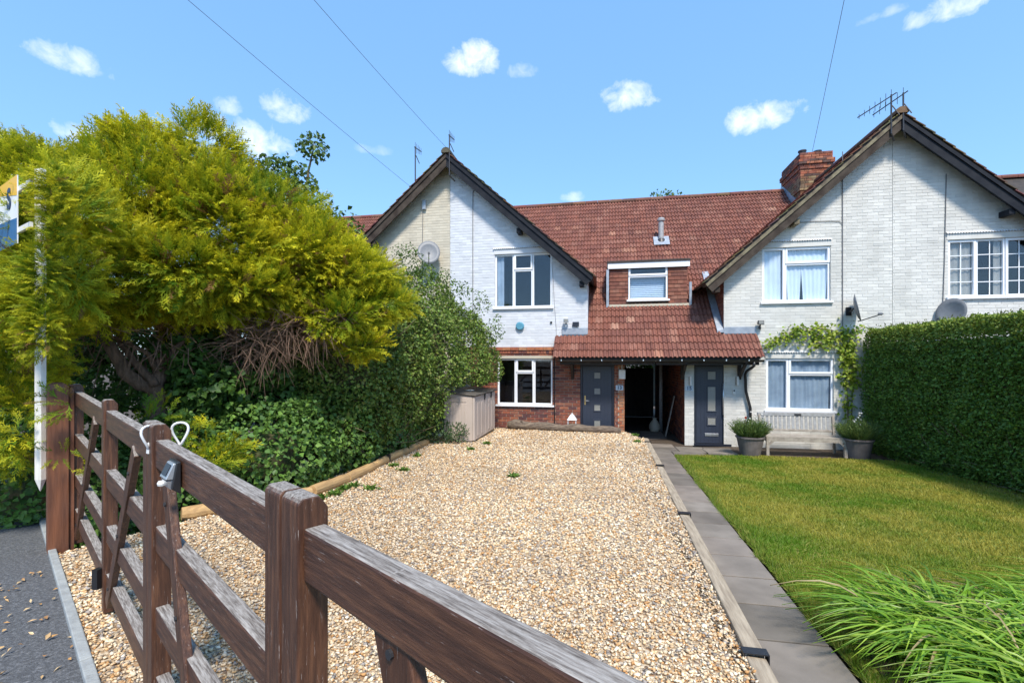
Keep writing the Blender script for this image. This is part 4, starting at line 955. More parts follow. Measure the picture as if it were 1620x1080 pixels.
def text_mesh(txt, size, name, m, parent, loc, rot, ext=.002, font_bold=0):
    cu = bpy.data.curves.new('t', 'FONT'); cu.body = txt; cu.size = size; cu.extrude = ext; cu.align_x = 'CENTER'; cu.align_y = 'CENTER'; cu.offset = font_bold
    t = bpy.data.objects.new('t', cu); col.objects.link(t); bpy.context.view_layer.update()
    me = bpy.data.meshes.new_from_object(t.evaluated_get(bpy.context.evaluated_depsgraph_get())); bpy.data.objects.remove(t)
    me.transform(Matrix.Translation(loc) @ rot.to_4x4()); me.materials.clear(); me.materials.append(M[m]); o = bpy.data.objects.new(name, me); link(o, parent); return o
rb = Matrix((( -dirb), Vector((0, 0, 1)), nb_)).transposed()
text_mesh('S', .23, 'letter', 'navy', sg, bpt(.215, bt - H_ * .30, .0125), rb, font_bold=.008)

# ================================================================ SLEEPERS, EDGING, LOG
jy = [.25, 2.68, 5.18, 7.77, 10.36]
names = ['nearest weathered sleeper edging the gravel beside the path', 'second sleeper from the road edging the gravel', 'third sleeper from the road edging the gravel', 'fourth sleeper from the road, its far end by the passage']
ends = [(jy[0], jy[1]), (jy[1], jy[2]), (jy[2], jy[3]), (jy[3], 11.05)]
for i, (a, b_) in enumerate(ends):
    a += .012; b_ -= .012; sk = .02; zl = .02; b = MB(); lift = (.03, .035, .03, .03)[i]
    b.hexa([(xl(a) - .10, a, pz(a) - .05), (xl(a), a, pz(a) - .05), (xl(b_), b_, pz(b_) - .05), (xl(b_) - .10, b_, pz(b_) - .05), (xl(a) - .10, a, gz(a) + lift), (xl(a), a, gz(a) + lift - .004), (xl(b_), b_, gz(b_) + lift - .02), (xl(b_) - .10, b_, gz(b_) + lift - .015)])
    o = b.build('railway_sleeper', 'sleeper', bevel=.009); tag(o, names[i], 'sleeper', 'sleepers edging the gravel')
for i, yj in enumerate(jy[1:]):
    b = MB(); z0, z1 = pz(yj) - .02, gz(yj) + .036; x0, x1 = xl(yj) - .115, xl(yj) + .012
    b.box(x0, x0 + .006, yj - .03, yj + .03, z0, z1); b.box(x1 - .006, x1, yj - .03, yj + .03, z0, z1); b.box(x0 + .006, x1 - .006, yj - .03, yj + .03, z1 - .006, z1)
    o = b.build('joint_bracket', 'black_plastic'); tag(o, ['black bracket joining the nearest two sleepers', 'black bracket joining the second and third sleepers', 'black bracket joining the third and fourth sleepers', 'black bracket on the sleeper end by the passage'][i], 'bracket', 'black sleeper brackets')
ep = [GR(285, 822), GR(400, 803), GR(493, 785), GR(548, 763), GR(613, 731), GR(690, 696)]
for i in range(len(ep) - 1):
    a, b_ = ep[i], ep[i + 1]; d = (b_ - a).normalized(); a = a + d * .01; b_ = b_ - d * .01; n = 6; pts = []; rs = []
    for k in range(n + 1): p = a.lerp(b_, k / n); pts.append(p + Vector((0, 0, .055 + random.uniform(-.006, .006)))); rs.append(.068 + random.uniform(-.005, .005))
    o = MB().tube(pts, rs, 12).build('edging_log', 'edging_log', smooth=False, bevel=.004)
    tag(o, ['pale timber edging nearest the gate under the ivy', 'timber edging under the ivy behind the near gate leaf', 'tan round edging log with a knot beside the gravel', 'tan edging log ending at the black bracket', 'tan edging log running up to the shed'][i], 'log', 'logs edging the ivy bed')
o = MB().box(-.03, .03, -.02, .02, -.02, .15).build('joint_bracket', 'black_plastic', bevel=.003); o.location = ep[4] + Vector((.05, -.06, 0)); tag(o, 'black bracket between two edging logs on the left', 'bracket', 'black sleeper brackets')
# fallen trunk across the front of the house
lg = []; rs = []
for k in range(15):
    u = k / 14; x = -2.42 + u * 2.86; y_ = 12.02 - .22 * u + .03 * math.sin(u * 7); r = .118 - .035 * u + .012 * math.sin(u * 23); lg.append((x, y_, gz(12) + r * .95 + .008 * math.sin(u * 11))); rs.append(r)
rs[0] *= .8; rs[1] *= 1.15
tr = thing('fallen_log', (-1, 11.9, gz(12)), 'pale bark log lying across the gravel in front of door 13', 'log'); MB().tube(lg, rs, 14).build('trunk', 'bark_log', tr, smooth=True)
e0 = Vector(lg[0]); MB().tube([e0 + Vector((-.004, 0, 0)), e0 + Vector((-.012, 0, 0))], rs[0] * .82, 12).build('cut_end', 'log_end', tr)
MB().tube([Vector(lg[2]) + Vector((0, -.04, .05)), Vector(lg[2]) + Vector((-.05, -.09, .13))], [.035, .022], 8).build('branch_stub', 'bark_log', tr)

# ================================================================ SHED
sx0, sx1, sy0, sy1 = -3.33, -2.66, 9.62, 11.55; sz = gz(9.7) - .01; zh = sz + .98
sh = thing('storage_shed', ((sx0 + sx1) / 2, 10.6, sz), 'taupe plastic storage shed with dark brown lid beside the hedge', 'shed')
plain(sh, 'base', 'black_plastic', (sx0 + .02, sx1 - .02, sy0 + .02, sy1 - .02, sz - .02, sz + .035))
MB().hexa([(sx0, sy0, sz + .036), (sx1 - .05, sy0, sz + .036), (sx1 - .05, sy1, sz + .036), (sx0, sy1, sz + .036), (sx0, sy0, zh + .06), (sx1 - .05, sy0, zh), (sx1 - .05, sy1, zh), (sx0, sy1, zh + .06)]).build('body', 'shed', sh, bevel=.01)
b = MB(); x = sx0 + .05
while x < sx1 - .16: b.box(x, x + .05, sy0 - .007, sy0 + .001, sz + .06, zh - .16); x += .066
b.build('ribs', 'shed', sh, bevel=.003)
plain(sh, 'handle_recess', 'shed', (sx0 + .12, sx1 - .18, sy0 - .009, sy0 + .001, zh - .12, zh - .04))
ym = (sy0 + sy1) / 2
for (a, c) in ((sy0 + .004, ym - .006), (ym + .006, sy1 - .004)):
    d = MB().box(sx1 - .049, sx1, a, c, sz + .045, zh - .006).build('door', 'shed', sh, bevel=.012)
    for q in (.33, .66): MB().box(sx1 - .001, sx1 + .008, a + (c - a) * q - .07, a + (c - a) * q + .07, sz + .12, zh - .15).build('door_panel', 'shed', d, bevel=.004)
    yl = c - .12 if a < ym - .5 else a + .5
    o = MB().hexa([(sx1 + .002, yl - .03, zh - .13), (sx1 + .02, yl - .03, zh - .13), (sx1 + .02, yl + .03, zh - .13), (sx1 + .002, yl + .03, zh - .13), (sx1 + .002, yl - .018, zh + .03), (sx1 + .04, yl - .018, zh + .03), (sx1 + .04, yl + .018, zh + .03), (sx1 + .002, yl + .018, zh + .03)]).build('latch', 'black_plastic', d)
MB().hexa([(sx0 - .03, sy0 - .03, zh + .065), (sx1 + .035, sy0 - .03, zh + .005), (sx1 + .035, sy1 + .02, zh + .005), (sx0 - .03, sy1 + .02, zh + .065), (sx0 - .03, sy0 - .03, zh + .105), (sx1 + .035, sy0 - .03, zh + .04), (sx1 + .035, sy1 + .02, zh + .04), (sx0 - .03, sy1 + .02, zh + .105)]).build('lid', 'shed_lid', sh, bevel=.012)
o = MB().lathe(-2.98, 10.35, [(.08, zh + .075), (.11, zh + .08), (.11, zh + .092), (.06, zh + .097)], 14).build('saucer', 'white_plastic'); tag(o, 'small white dish lying on the shed lid', 'dish')
# ================================================================ POTS, BENCH, LANTERN
def stems(name, parent, cx, cy, z, n, h, spread, cols, w=.007, seg_tip=True):
    a = rng.random(n) * 2 * np.pi; r = np.sqrt(rng.random(n)); lean = r * spread
    P = np.stack([cx + .55 * lean * np.cos(a), cy + .55 * lean * np.sin(a), np.full(n, z)], 1)
    D = unit(np.stack([np.cos(a) * r * .75, np.sin(a) * r * .75, np.ones(n)], 1) + .16 * rng.normal(size=(n, 3)))
    L = h * (.55 + .5 * rng.random(n)) * (1.05 - .25 * r)
    leaf_mesh(P, D, rand_dirs(n), L, np.full(n, w * 2.2), pal(cols, n), name, 'leaf', parent)
    m_ = n * 5; i = rng.integers(0, n, m_); t = .25 + .75 * rng.random(m_); Q = P[i] + D[i] * (L[i] * t)[:, None]
    leaf_mesh(Q, unit(D[i] + .8 * rand_dirs(m_)), rand_dirs(m_), .03 + .04 * rng.random(m_), np.full(m_, w * 1.6), pal(cols, m_), 'sprigs', 'leaf', parent)
LAV = [(.10, .17, .04), (.075, .13, .045), (.13, .20, .06), (.16, .22, .05)]
def planter(cx, cy, rt, rb_, h, lab, red):
    z = pz(cy) - .005; t = thing('planter', (cx, cy, z), lab, 'planter', 'planters either side of the bench')
    MB().lathe(cx, cy, [(rb_, z), (rb_ + (rt - rb_) * .5, z + h * .5), (rt - .01, z + h * .9), (rt + .012, z + h * .92), (rt + .012, z + h), (rt - .03, z + h), (rt - .035, z + h - .05), (.02, z + h - .05)], 28).build('pot', 'pot', t, smooth=False)
    stems('lavender', t, cx, cy, z + h - .06, 900, .52, rt * 1.25, LAV)
    fl = MB()
    for k in range(9):
        a = random.random() * 6.28; r = random.random() * rt * .8; p = Vector((cx + r * math.cos(a), cy + r * math.sin(a) - .05, z + h + .30 + .25 * random.random())); q = .022 + .012 * random.random()
        for j in range(6): u = Vector((math.cos(j), math.sin(j * 1.3), .5)).normalized(); fl.add([p, p + u * q + Vector((0, 0, q * .4)), p + u.cross(Vector((0, 0, 1))) * q + Vector((0, 0, .3 * q)), p - u * q * .6], [(0, 1, 2), (0, 2, 3)])
    fl.build('white_roses', 'white_plastic', t)['kind'] = 'stuff'
    if red:
        b = MB(); p = Vector((cx - .12, cy - .1, z + h + .42))
        for j in range(14): u = rand_dirs(1)[0] * .035; b.add([p, p + Vector(u), p + Vector((u[1], u[2], u[0]))], [(0, 1, 2)])
        b.build('red_flower', flat('red_petal', (.55, .06, .03), .6), t)
        b = MB(); b.tube([(cx - .05, cy, z + h - .05), (cx - .1, cy - .06, z + h + .2), p], .006, 5); b.build('stem', 'stem', t)
planter(3.22, 11.28, .29, .20, .42, 'tapered grey planter of lavender beside door 15', True)
planter(5.42, 11.42, .29, .20, .42, 'tapered grey planter of lavender between bench and hedge', False)
bx0, bx1, by0, by1 = 3.58, 5.2, 11.36, 11.92; bz = pz(11.6) - .005
bn = thing('garden_bench', ((bx0 + bx1) / 2, 11.6, bz), 'weathered wooden slatted bench under the ground floor window', 'bench')
sh_ = bz + .40
for x in (bx0 + .03, bx1 - .03):
    plain(bn, 'leg', 'bench', (x - .03, x + .03, by0, by0 + .055, bz, sh_ - .0)); MB().bar((x, by1 - .03, bz), (x, by1 + .05, bz + .86), .055, .05, up=(1, 0, 0)).build('leg', 'bench', bn, bevel=.004)
    plain(bn, 'side_rail', 'bench', (x - .02, x + .02, by0 + .056, by1 - .05, sh_ - .09, sh_ - .02))
    MB().bar((x, by0 + .02, bz + .22), (x + (.14 if x < 4 else -.14), by0 + .02, sh_ - .05), .03, .04).build('brace', 'bench', bn)
for i in range(5): y_ = by0 + .01 + i * .1; plain(bn, 'seat_slat', 'bench', (bx0, bx1, y_, y_ + .08, sh_, sh_ + .024))
plain(bn, 'front_rail', 'bench', (bx0 + .061, bx1 - .061, by0 + .01, by0 + .04, sh_ - .08, sh_ - .002))
yb = lambda z: by1 - .02 + (z - bz) * .085
MB().bar((bx0 - .01, yb(bz + .86), bz + .86), (bx1 + .01, yb(bz + .86), bz + .86), .045, .075).build('top_rail', 'bench_grey', bn, bevel=.006)
MB().bar((bx0 + .06, yb(bz + .50), bz + .50), (bx1 - .06, yb(bz + .50), bz + .50), .03, .05).build('back_rail', 'bench', bn, bevel=.004)
x = bx0 + .11
while x < bx1 - .08:
    MB().bar((x, yb(bz + .525), bz + .525), (x, yb(bz + .825), bz + .825), .012, .058, up=(1, 0, 0)).build('back_slat', 'bench_grey', bn, bevel=.003); x += .092
b = MB().box(4.36, 4.50, by1 + .02, by1 + .028, bz + .84, bz + .88).build('plaque', 'dark_metal', bn)
lx, ly = FAC(905, 650, 12.32)[0], 12.32; lz0 = pz(12.3) + .27; lan = thing('lantern', (lx, ly, pz(12.3)), 'white metal garden lantern behind the log by door 13', 'lantern')
plain(lan, 'plinth', 'slab', (lx - .14, lx + .14, ly - .12, ly + .12, pz(12.3) - .04, lz0 - .001)); plain(lan, 'base', 'lantern', (lx - .11, lx + .11, ly - .11, ly + .11, lz0, lz0 + .02))
for dx in (-.1, .1):
    for dy in (-.1, .1): plain(lan, 'upright', 'lantern', (lx + dx - .008, lx + dx + .008, ly + dy - .008, ly + dy + .008, lz0 + .02, lz0 + .33))
MB().add([(lx - .125, ly - .125, lz0 + .33), (lx + .125, ly - .125, lz0 + .33), (lx + .125, ly + .125, lz0 + .33), (lx - .125, ly + .125, lz0 + .33), (lx - .04, ly - .04, lz0 + .46), (lx + .04, ly - .04, lz0 + .46), (lx + .04, ly + .04, lz0 + .46), (lx - .04, ly + .04, lz0 + .46)],
         [(3, 2, 1, 0), (4, 5, 6, 7), (0, 1, 5, 4), (1, 2, 6, 5), (2, 3, 7, 6), (3, 0, 4, 7)]).build('roof', 'lantern', lan); MB().tube([(lx, ly, lz0 + .46), (lx, ly, lz0 + .50)], .025, 10).build('cap', 'lantern', lan)
MB().tube([(lx, ly, lz0 + .02), (lx, ly, lz0 + .14)], .035, 12).build('candle', 'white_plastic', lan)

# ================================================================ WALL FITTINGS
def fit(name, label, cat, px, py, Y=YF, group=None):
    x, z = FAC(px, py, Y); return thing(name, (x, Y, z), label, cat, group), x, z
def plaque(px, py, w, h, txt, m, lab):
    t, x, z = fit('number_plaque', lab, 'house number', px, py); MB().box(x - w / 2, x + w / 2, YF - .022, YF - .008, z - h / 2, z + h / 2).build('plate', m, t, bevel=.003)
    text_mesh(txt, h * .95, 'digits', 'navy', t, Vector((x, YF - .0235, z)), Matrix.Rotation(R(90), 3, 'X'), font_bold=.004)
plaque(980, 613, .19, .13, '13', 'stone_plate', 'pale plaque reading 13 on the brick pier'); plaque(1090, 614, .18, .13, '15', 'stone_plate', 'blue grey plaque reading 15 on the white pier')
t, x, z = fit('alarm_box', 'round blue alarm box on the white wall between the windows', 'alarm box', 823, 516); 
MB().add(*(lambda b: (b.v, b.f))(MB().lathe(0, 0, [(.10, 0), (.115, .015), (.115, .05), (.09, .07)], 24))).build('cover', 'blue_plastic', t).data.transform(Matrix.Translation((x, YF - .008, z)) @ Matrix.Rotation(R(90), 4, 'X'))
def floodlight(px, py, lab, m1='black_plastic'):
    t, x, z = fit('security_light', lab, 'security light', px, py)
    MB().hexa([(x - .07, YF - .16, z - .05), (x + .07, YF - .16, z - .05), (x + .07, YF - .06, z - .03), (x - .07, YF - .06, z - .03), (x - .07, YF - .15, z + .06), (x + .07, YF - .15, z + .06), (x + .06, YF - .07, z + .05), (x - .06, YF - .07, z + .05)]).build('lamp_head', m1, t, bevel=.006)
    MB().box(x - .055, x + .055, YF - .166, YF - .160, z - .035, z + .05).build('lamp_glass', 'frosted', t)
    MB().tube([(x, YF - .10, z - .02), (x - .01, YF - .08, z - .10), (x - .01, YF - .008, z - .10)], .018, 8).build('arm', m1, t); MB().tube([(x - .01, YF - .08, z - .10), (x - .01, YF - .09, z - .16)], [.03, .024], 10).build('sensor', m1, t)
floodlight(896, 508, 'security light on the white wall above the porch flashing', 'grey_metal'); floodlight(1201, 511, 'black security light right of the porch roof')
t, x, z = fit('solar_charger', 'small dark solar panel on the white wall corner above the porch', 'solar panel', 911, 513); plain(t, 'panel', 'door_frame', (x - .085, x + .085, YF - .05, YF - .035, z - .06, z + .06)); plain(t, 'bracket', 'grey_metal', (x - .02, x + .02, YF - .035, YF - .006, z - .03, z + .03))
t, x, z = fit('vent_outlet', 'small black round outlet on the white wall', 'vent', 872, 510); MB().tube([(x, YF - .008, z), (x, YF - .03, z)], .03, 12).build('cap', 'black_plastic', t)
t, x, z = fit('meter_box', 'off white box hanging at the passage mouth by door 13', 'box', 984, 592, YF - .05); MB().box(x - .085, x + .085, YF - .11, YF - .02, z - .12, z + .12).build('case', 'white_plastic', t, bevel=.015); MB().tube([(x, YF - .06, z + .12), (x, YF - .06, ZCEIL)], .012, 6).build('conduit', 'white_plastic', t)
t, x, z = fit('doorbell', 'small doorbell between door 15 and the downpipe', 'doorbell', 1161, 619); plain(t, 'case', 'white_plastic', (x - .03, x + .03, YF - .03, YF - .008, z - .065, z + .065)); plain(t, 'button', 'black_plastic', (x - .018, x + .018, YF - .034, YF - .03, z + .0, z + .045))
for (px_, lab) in ((1092, 'black wall light on the white pier left of door 15'), (1166, 'black wall light right of door 15')):
    t, x, z = fit('wall_light', lab, 'wall light', px_, 602, group='wall lights either side of door 15'); plain(t, 'back_plate', 'dark_metal', (x - .03, x + .03, YF - .022, YF - .008, z - .10, z + .10)); MB().tube([(x, YF - .07, z - .11), (x, YF - .07, z + .11)], .032, 12).build('lamp_body', 'white_plastic', t); plain(t, 'bracket', 'dark_metal', (x - .012, x + .012, YF - .06, YF - .022, z - .02, z + .02))
t, x, z = fit('junction_box', 'grey cable box high on the cream gable', 'junction box', 672, 325); plain(t, 'case', 'grey_metal', (x - .05, x + .05, YF - .07, YF - .008, z - .13, z + .13)); plain(t, 'lid', 'grey_metal', (x - .042, x + .042, YF - .078, YF - .07, z - .12, z + .12))
def dish(px, py, lab, rad, face, arm=True):
    t, x, z = fit('satellite_dish', lab, 'satellite dish', px, py, group='satellite dishes'); c = Vector((x, YF - .28, z)); f = Vector(face).normalized()
    b = MB(); rows = [(0, .0), (.35, .012), (.7, .045), (1, .095)]; vs = []; n = 24; a = f.orthogonal().normalized(); a = Vector((f.y, -f.x, 0)).normalized(); u = a.cross(f)
    for (r, d) in rows:
        for k in range(n): th = 2 * math.pi * k / n; vs.append(c + (a * math.cos(th) * .9 + u * math.sin(th)) * rad * max(r, .02) + f * d * rad * 2.2)
    fs = [(i * n + k, i * n + (k + 1) % n, (i + 1) * n + (k + 1) % n, (i + 1) * n + k) for i in range(3) for k in range(n)] + [tuple(range(n - 1, -1, -1))]
    o = b.add(vs, fs).build('reflector', 'grey_dish', t, smooth=True); so = o.modifiers.new('s', 'SOLIDIFY'); so.thickness = .008
    MB().tube([(x, YF - .01, z - .05), (x, YF - .14, z - .05), c - f * .02], .02, 8).build('wall_mount', 'dark_metal', t); plain(t, 'wall_plate', 'dark_metal', (x - .06, x + .06, YF - .02, YF - .008, z - .14, z + .06))
    e = c + f * rad * 1.5 - u * rad * .75; MB().tube([c - u * rad * .95, e], .012, 6).build('arm', 'dark_metal', t); MB().tube([e - f * .02, e - f * .10 + u * .02], .035, 10).build('receiver', 'grey_dish', t)
dish(684, 404, 'grey satellite dish on the cream gable left of the upstairs window', .34, (.35, -.9, .28)); dish(1342, 490, 'black satellite dish seen edge on between the ivory house windows', .33, (.92, -.42, .2)); dish(1493, 497, 'satellite dish half hidden by the clipped hedge top', .33, (-.85, -.5, .2))
def cable(lab, pts, r=.009, Y=YF - .016):
    P = [Vector((*(lambda q: (q[0], Y, q[1]))(FAC(px, py, Y)),)) for (px, py) in pts]; o = MB().tube(P, r, 6).build('wall_cable', 'cable'); tag(o, lab, 'cable', 'cables on the gable walls')
cable('cable dropping down the cream half of the gable', [(669, 335), (668, 400), (668, 470), (668, 560)]); cable('cable looping down the white half of the gable', [(764, 292), (753, 295), (748, 305), (748, 400), (748, 470), (748, 560)])
cable('thin wire beside the upstairs window of the white gable', [(873, 415), (875, 440), (877, 480), (880, 520), (880, 540)], .004)
cable('cable down the ivory gable left of its middle', [(1333, 240), (1333, 340), (1333, 420), (1333, 480), (1333, 520)], .010); cable('cable running across under the gable to the downlead', [(1240, 354), (1290, 350), (1328, 350), (1332, 354)], .007)
cable('cable down the ivory gable beside the small paned window', [(1497, 275), (1496, 340), (1494, 420), (1491, 500)], .009)
def aerial(lab, px, base_py, top_py, Y, boom=None, elems=5):
    xb, zb = FAC(px, base_py, Y); zt = FAC(px, top_py, Y)[1]; t = thing('tv_aerial', (xb, Y, zb), lab, 'aerial', 'television aerials on the gables'); MB().tube([(xb, Y, zb - .1), (xb, Y, (zb + zt) / 2), (xb, Y, zt)], .018, 8).build('mast', 'dark_metal', t)
    a = Vector((xb, Y, zt - .03)); e = Vector(boom) if boom else Vector((.28, -.1, 0)); MB().tube([a - e * .15, a + e], .012, 6).build('boom', 'dark_metal', t)
    sd_ = e.cross(Vector((0, 0, 1))).normalized() if not boom else Vector((0, 0, 1))
    for k in range(elems): p = a + e * (k / max(1, elems - 1) * .95); L = .15 - .015 * k; MB().tube([p - sd_ * L, p + sd_ * L], .006, 5).build('element', 'dark_metal', t)
    r = a - e * .12; MB().bar(r - sd_ * .13, r + sd_ * .13, .02, .14).build('reflector', 'dark_metal', t); MB().tube([(xb + .02, Y, zt - .25), (xb + .14, Y - .05, zt - .5)], .012, 5).build('stay', 'dark_metal', t)
    MB().tube([(xb, Y, zb - .1), (xb + .12, Y + .12, zb - .22)], .02, 6).build('bracket', 'dark_metal', t)
aerial('tall aerial mast on the left slope of the left gable', 657, 292, 232, YV, (.05, .32, .02)); aerial('short aerial at the peak of the left gable', 711, 272, 213, YV - .05, (.04, .30, .02))
aerial('long boom aerial left of the right gable peak', 1410, 205, 150, YV - .05, (-.62, .15, -.36), 7); aerial('aerial just right of the right gable peak', 1429, 200, 147, YV - .05, (-.45, .35, -.26), 6)
# flue on the main roof
fx, fy = FAC(1046, 380, 15.7)[0], 15.72; fz = ZM0 + fy - YF; t = thing('roof_flue', (fx, fy, fz), 'grey metal flue pipe standing on the tiled roof above the dormer', 'flue')
MB().lathe(fx, fy, [(.085, fz - .05), (.085, fz + .62), (.07, fz + .63), (.07, fz + .66), (.115, fz + .67), (.12, fz + .73), (.08, fz + .77), (.02, fz + .78)], 18).build('pipe', 'flue', t, smooth=False)
MB().lathe(fx, fy, [(.16, fz - .02), (.12, fz + .08), (.10, fz + .10)], 18).build('collar', 'dark_metal', t); dn = Vector((0, -1, 1)).normalized(); du = Vector((0, 1, 1)).normalized(); c = Vector((fx, fy, fz)) + dn * .075
MB().hexa([c + Vector((-.24, 0, 0)) - du * .28, c + Vector((.24, 0, 0)) - du * .28, c + Vector((.24, 0, 0)) + du * .2, c + Vector((-.24, 0, 0)) + du * .2] + [q + dn * .012 for q in (c + Vector((-.24, 0, 0)) - du * .28, c + Vector((.24, 0, 0)) - du * .28, c + Vector((.24, 0, 0)) + du * .2, c + Vector((-.24, 0, 0)) + du * .2)]).build('flashing', 'lead', t)
# overhead wires from poles across the road to the gables
def wire(lab, house_pt, px, py, far, sag=.25):
    a = Vector(house_pt); d = ray(px, py); b_ = Vector((0, 0, CAMZ)) + d * far; d2 = (b_ - a); e = a + d2 * 2.2; pts = [a.lerp(e, k / 24) - Vector((0, 0, sag * 4 * (k / 24) * (1 - k / 24))) for k in range(25)]
    o = MB().tube(pts, .004, 5).build('overhead_wire', 'cable'); tag(o, lab, 'wire', 'overhead wires to the houses')
p = FAC(655, 300, YV); wire('overhead wire ending on the left slope of the left gable', (p[0], YV, p[1]), 312, 0, 7.0, .12); p = FAC(712, 240, YV); wire('overhead wire ending at the left gable peak', (p[0], YV, p[1]), 507, 0, 7.5, .12)
p = FAC(1272, 300, YV); wire('overhead wire above the chimney ending on the right gable', (p[0], YV, p[1]), 1333, 0, 7.0, .12)

# ================================================================ PASSAGE
MB().tube([(PX1 - .28, 15.2, -.05), (PX1 - .28, 15.2, ZCEIL)], .055, 12).build('drainpipe', 'flue', houses['C'], smooth=True)
t = thing('plank', (PX1 - .1, 14.2, 0), 'pale plank leaning on the passage wall', 'plank'); MB().hexa([(PX1 - .30, 14.0, 0), (PX1 - .27, 14.0, 0), (PX1 - .27, 14.12, 0), (PX1 - .30, 14.12, 0), (PX1 - .05, 14.05, 1.15), (PX1 - .02, 14.05, 1.15), (PX1 - .02, 14.17, 1.15), (PX1 - .05, 14.17, 1.15)]).build('board', 'bench', t)
t = thing('sack', (PX1 - .45, 15.0, 0), 'pale sack on the passage floor by the drainpipe', 'sack'); b = MB().lathe(PX1 - .48, 15.0, [(.12, -.02), (.17, .08), (.16, .2), (.10, .30), (.05, .36), (.08, .40)], 12); b.build('bag', 'cream_mortar', t, smooth=True)
t = thing('garden_gate', (1.2, 19.6, 0), 'dark board door closing the far end of the passage', 'gate')
for i in range(8): w = (PX1 - PX0 - .1) / 8; plain(t, 'board', 'timber_dark', (PX0 + .05 + i * w + .001, PX0 + .05 + (i + 1) * w - .001, 19.6, 19.63, -.1, 1.85))
plain(t, 'ledge', 'timber_dark', (PX0 + .05, PX1 - .05, 19.631, 19.66, .4, .52)); plain(t, 'ledge', 'timber_dark', (PX0 + .05, PX1 - .05, 19.631, 19.66, 1.6, 1.72))

# ================================================================ PLANTS
def cblob(px, py, f, rx, ry, rz): return (tuple(DEP(px, py, f)), (rx, ry, rz))
# --- conifer sprays: flat feathery fans
def spray_template(seed):
    r = random.Random(seed); T = []; C = []
    def tri(base, d, L, w, t0, t1):
        s = np.array([-d[1], d[0]]); a = base - s * w / 2; b = base + s * w / 2; c = base + d * L; z = r.uniform(-.07, .07)
        T.append([[a[0], a[1], 0], [b[0], b[1], 0], [c[0], c[1], z]]); C.append([t0, t0, t1])
    tri(np.array([0., 0.]), np.array([1.0, 0.0]), 1.0, .04, 0, 1)
    for i in range(6):
        for sg_ in (-1, 1):
            t = .08 + .145 * i + r.uniform(-.05, .05); L = (.36 - .22 * t) * r.uniform(.6, 1.3)
            an = sg_ * (.52 - .10 * t) * r.uniform(.7, 1.35); d = np.array([math.cos(an), math.sin(an)]); p = np.array([t, 0.])
            tri(p, d, L, .042, t * .6, min(1, t + .55))
            for s2 in (-1, 1):
                a2 = an + s2 * r.uniform(.3, .7); tri(p + d * L * r.uniform(.3, .65), np.array([math.cos(a2), math.sin(a2)]), L * r.uniform(.35, .65), .034, t * .6 + .15, min(1, t + .5))
    T = np.array(T); T[:, :, 2] += -.10 * (T[:, :, 0] ** 2) - .12 * np.abs(T[:, :, 1]); return T, np.array(C)
TEMPL = [spray_template(i) for i in range(6)]
def conifer(name, parent, blobs, n, gold=.6, size=(.14, .34), sweep=(0, 0, 0), **kw):
    P, N = blob_points(blobs, n, **kw); k = len(P)
    # neighbouring sprays share a direction, so that they gather into plumes
    wob = np.stack([lump(P, 3.1, 1.0), lump(P, 3.1, 4.0), lump(P, 3.1, 7.0)], 1)
    D = unit(N * .75 + np.array([0, 0, .30]) + np.array(sweep) + .75 * wob + .22 * rng.normal(size=(k, 3))); U = unit(np.array([0, 0, 1.0]) + .6 * rng.normal(size=(k, 3)) + N * .3)
    S = unit(np.cross(U, D)); U = np.cross(D, S); s = rng.uniform(*size, k) * (1 + .35 * lump(P, 2.0, 5.0))
    which = rng.integers(0, len(TEMPL), k); ST = np.stack([t[0] for t in TEMPL])[which]; SC = np.stack([t[1] for t in TEMPL])[which]
    V = P[:, None, None, :] + s[:, None, None, None] * (ST[..., 0:1] * D[:, None, None, :] + ST[..., 1:2] * S[:, None, None, :] + ST[..., 2:3] * U[:, None, None, :])
    # each spray is green at its base and golden at its tip; some sprays are wholly green
    g_ = np.clip(gold + .40 * lump(P, 1.9, 2.0) + .25 * rng.normal(size=k), 0.0, 1.0)
    t = np.clip(SC * 1.1 - .05, 0, 1) * g_[:, None, None]
    c0 = np.array([.10, .21, .014]) * (1 + .2 * rng.normal(size=(k, 1))); c1 = np.array([.86, .74, .03]) * (1 + .1 * rng.normal(size=(k, 1)))
    dd = rng.random(k) < .025 + .05 * (lump(P, 1.3, 9.0) > .55); c0[dd] = (.20, .11, .045); c1[dd] = (.36, .21, .08)
    C = np.clip(c0[:, None, None, :] * (1 - t[..., None]) + c1[:, None, None, :] * t[..., None], .01, .9); m = k * ST.shape[1]
    return np_mesh(name, V.reshape(-1, 3), np.arange(m * 3).reshape(-1, 3), C.reshape(-1, 3), 'needle', parent)
def cores(blobs, k, parent):  # dark filler bodies added inside foliage to block light between leaves
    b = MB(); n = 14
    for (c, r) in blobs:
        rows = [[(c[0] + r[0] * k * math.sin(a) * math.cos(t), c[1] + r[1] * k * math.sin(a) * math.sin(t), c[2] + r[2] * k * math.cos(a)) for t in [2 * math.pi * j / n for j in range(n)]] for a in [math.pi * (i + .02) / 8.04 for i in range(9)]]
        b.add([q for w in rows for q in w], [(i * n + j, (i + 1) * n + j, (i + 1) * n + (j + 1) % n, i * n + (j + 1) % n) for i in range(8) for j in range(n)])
    o = b.build('filler_core', 'core_dark', parent); o['kind'] = 'stuff'
def limb(parent, name, pts, r0, r1, m='bark', n=9):
    P = [Vector(p) for p in pts]; Q = []
    for i in range(len(P) - 1):
        for k in range(4): Q.append(P[i].lerp(P[i + 1], k / 4) + Vector(rng.normal(size=3)) * r0 * .12)
    Q.append(P[-1]); return MB().tube(Q, [r0 + (r1 - r0) * i / (len(Q) - 1) for i in range(len(Q))], n).build(name, m, parent, smooth=True)
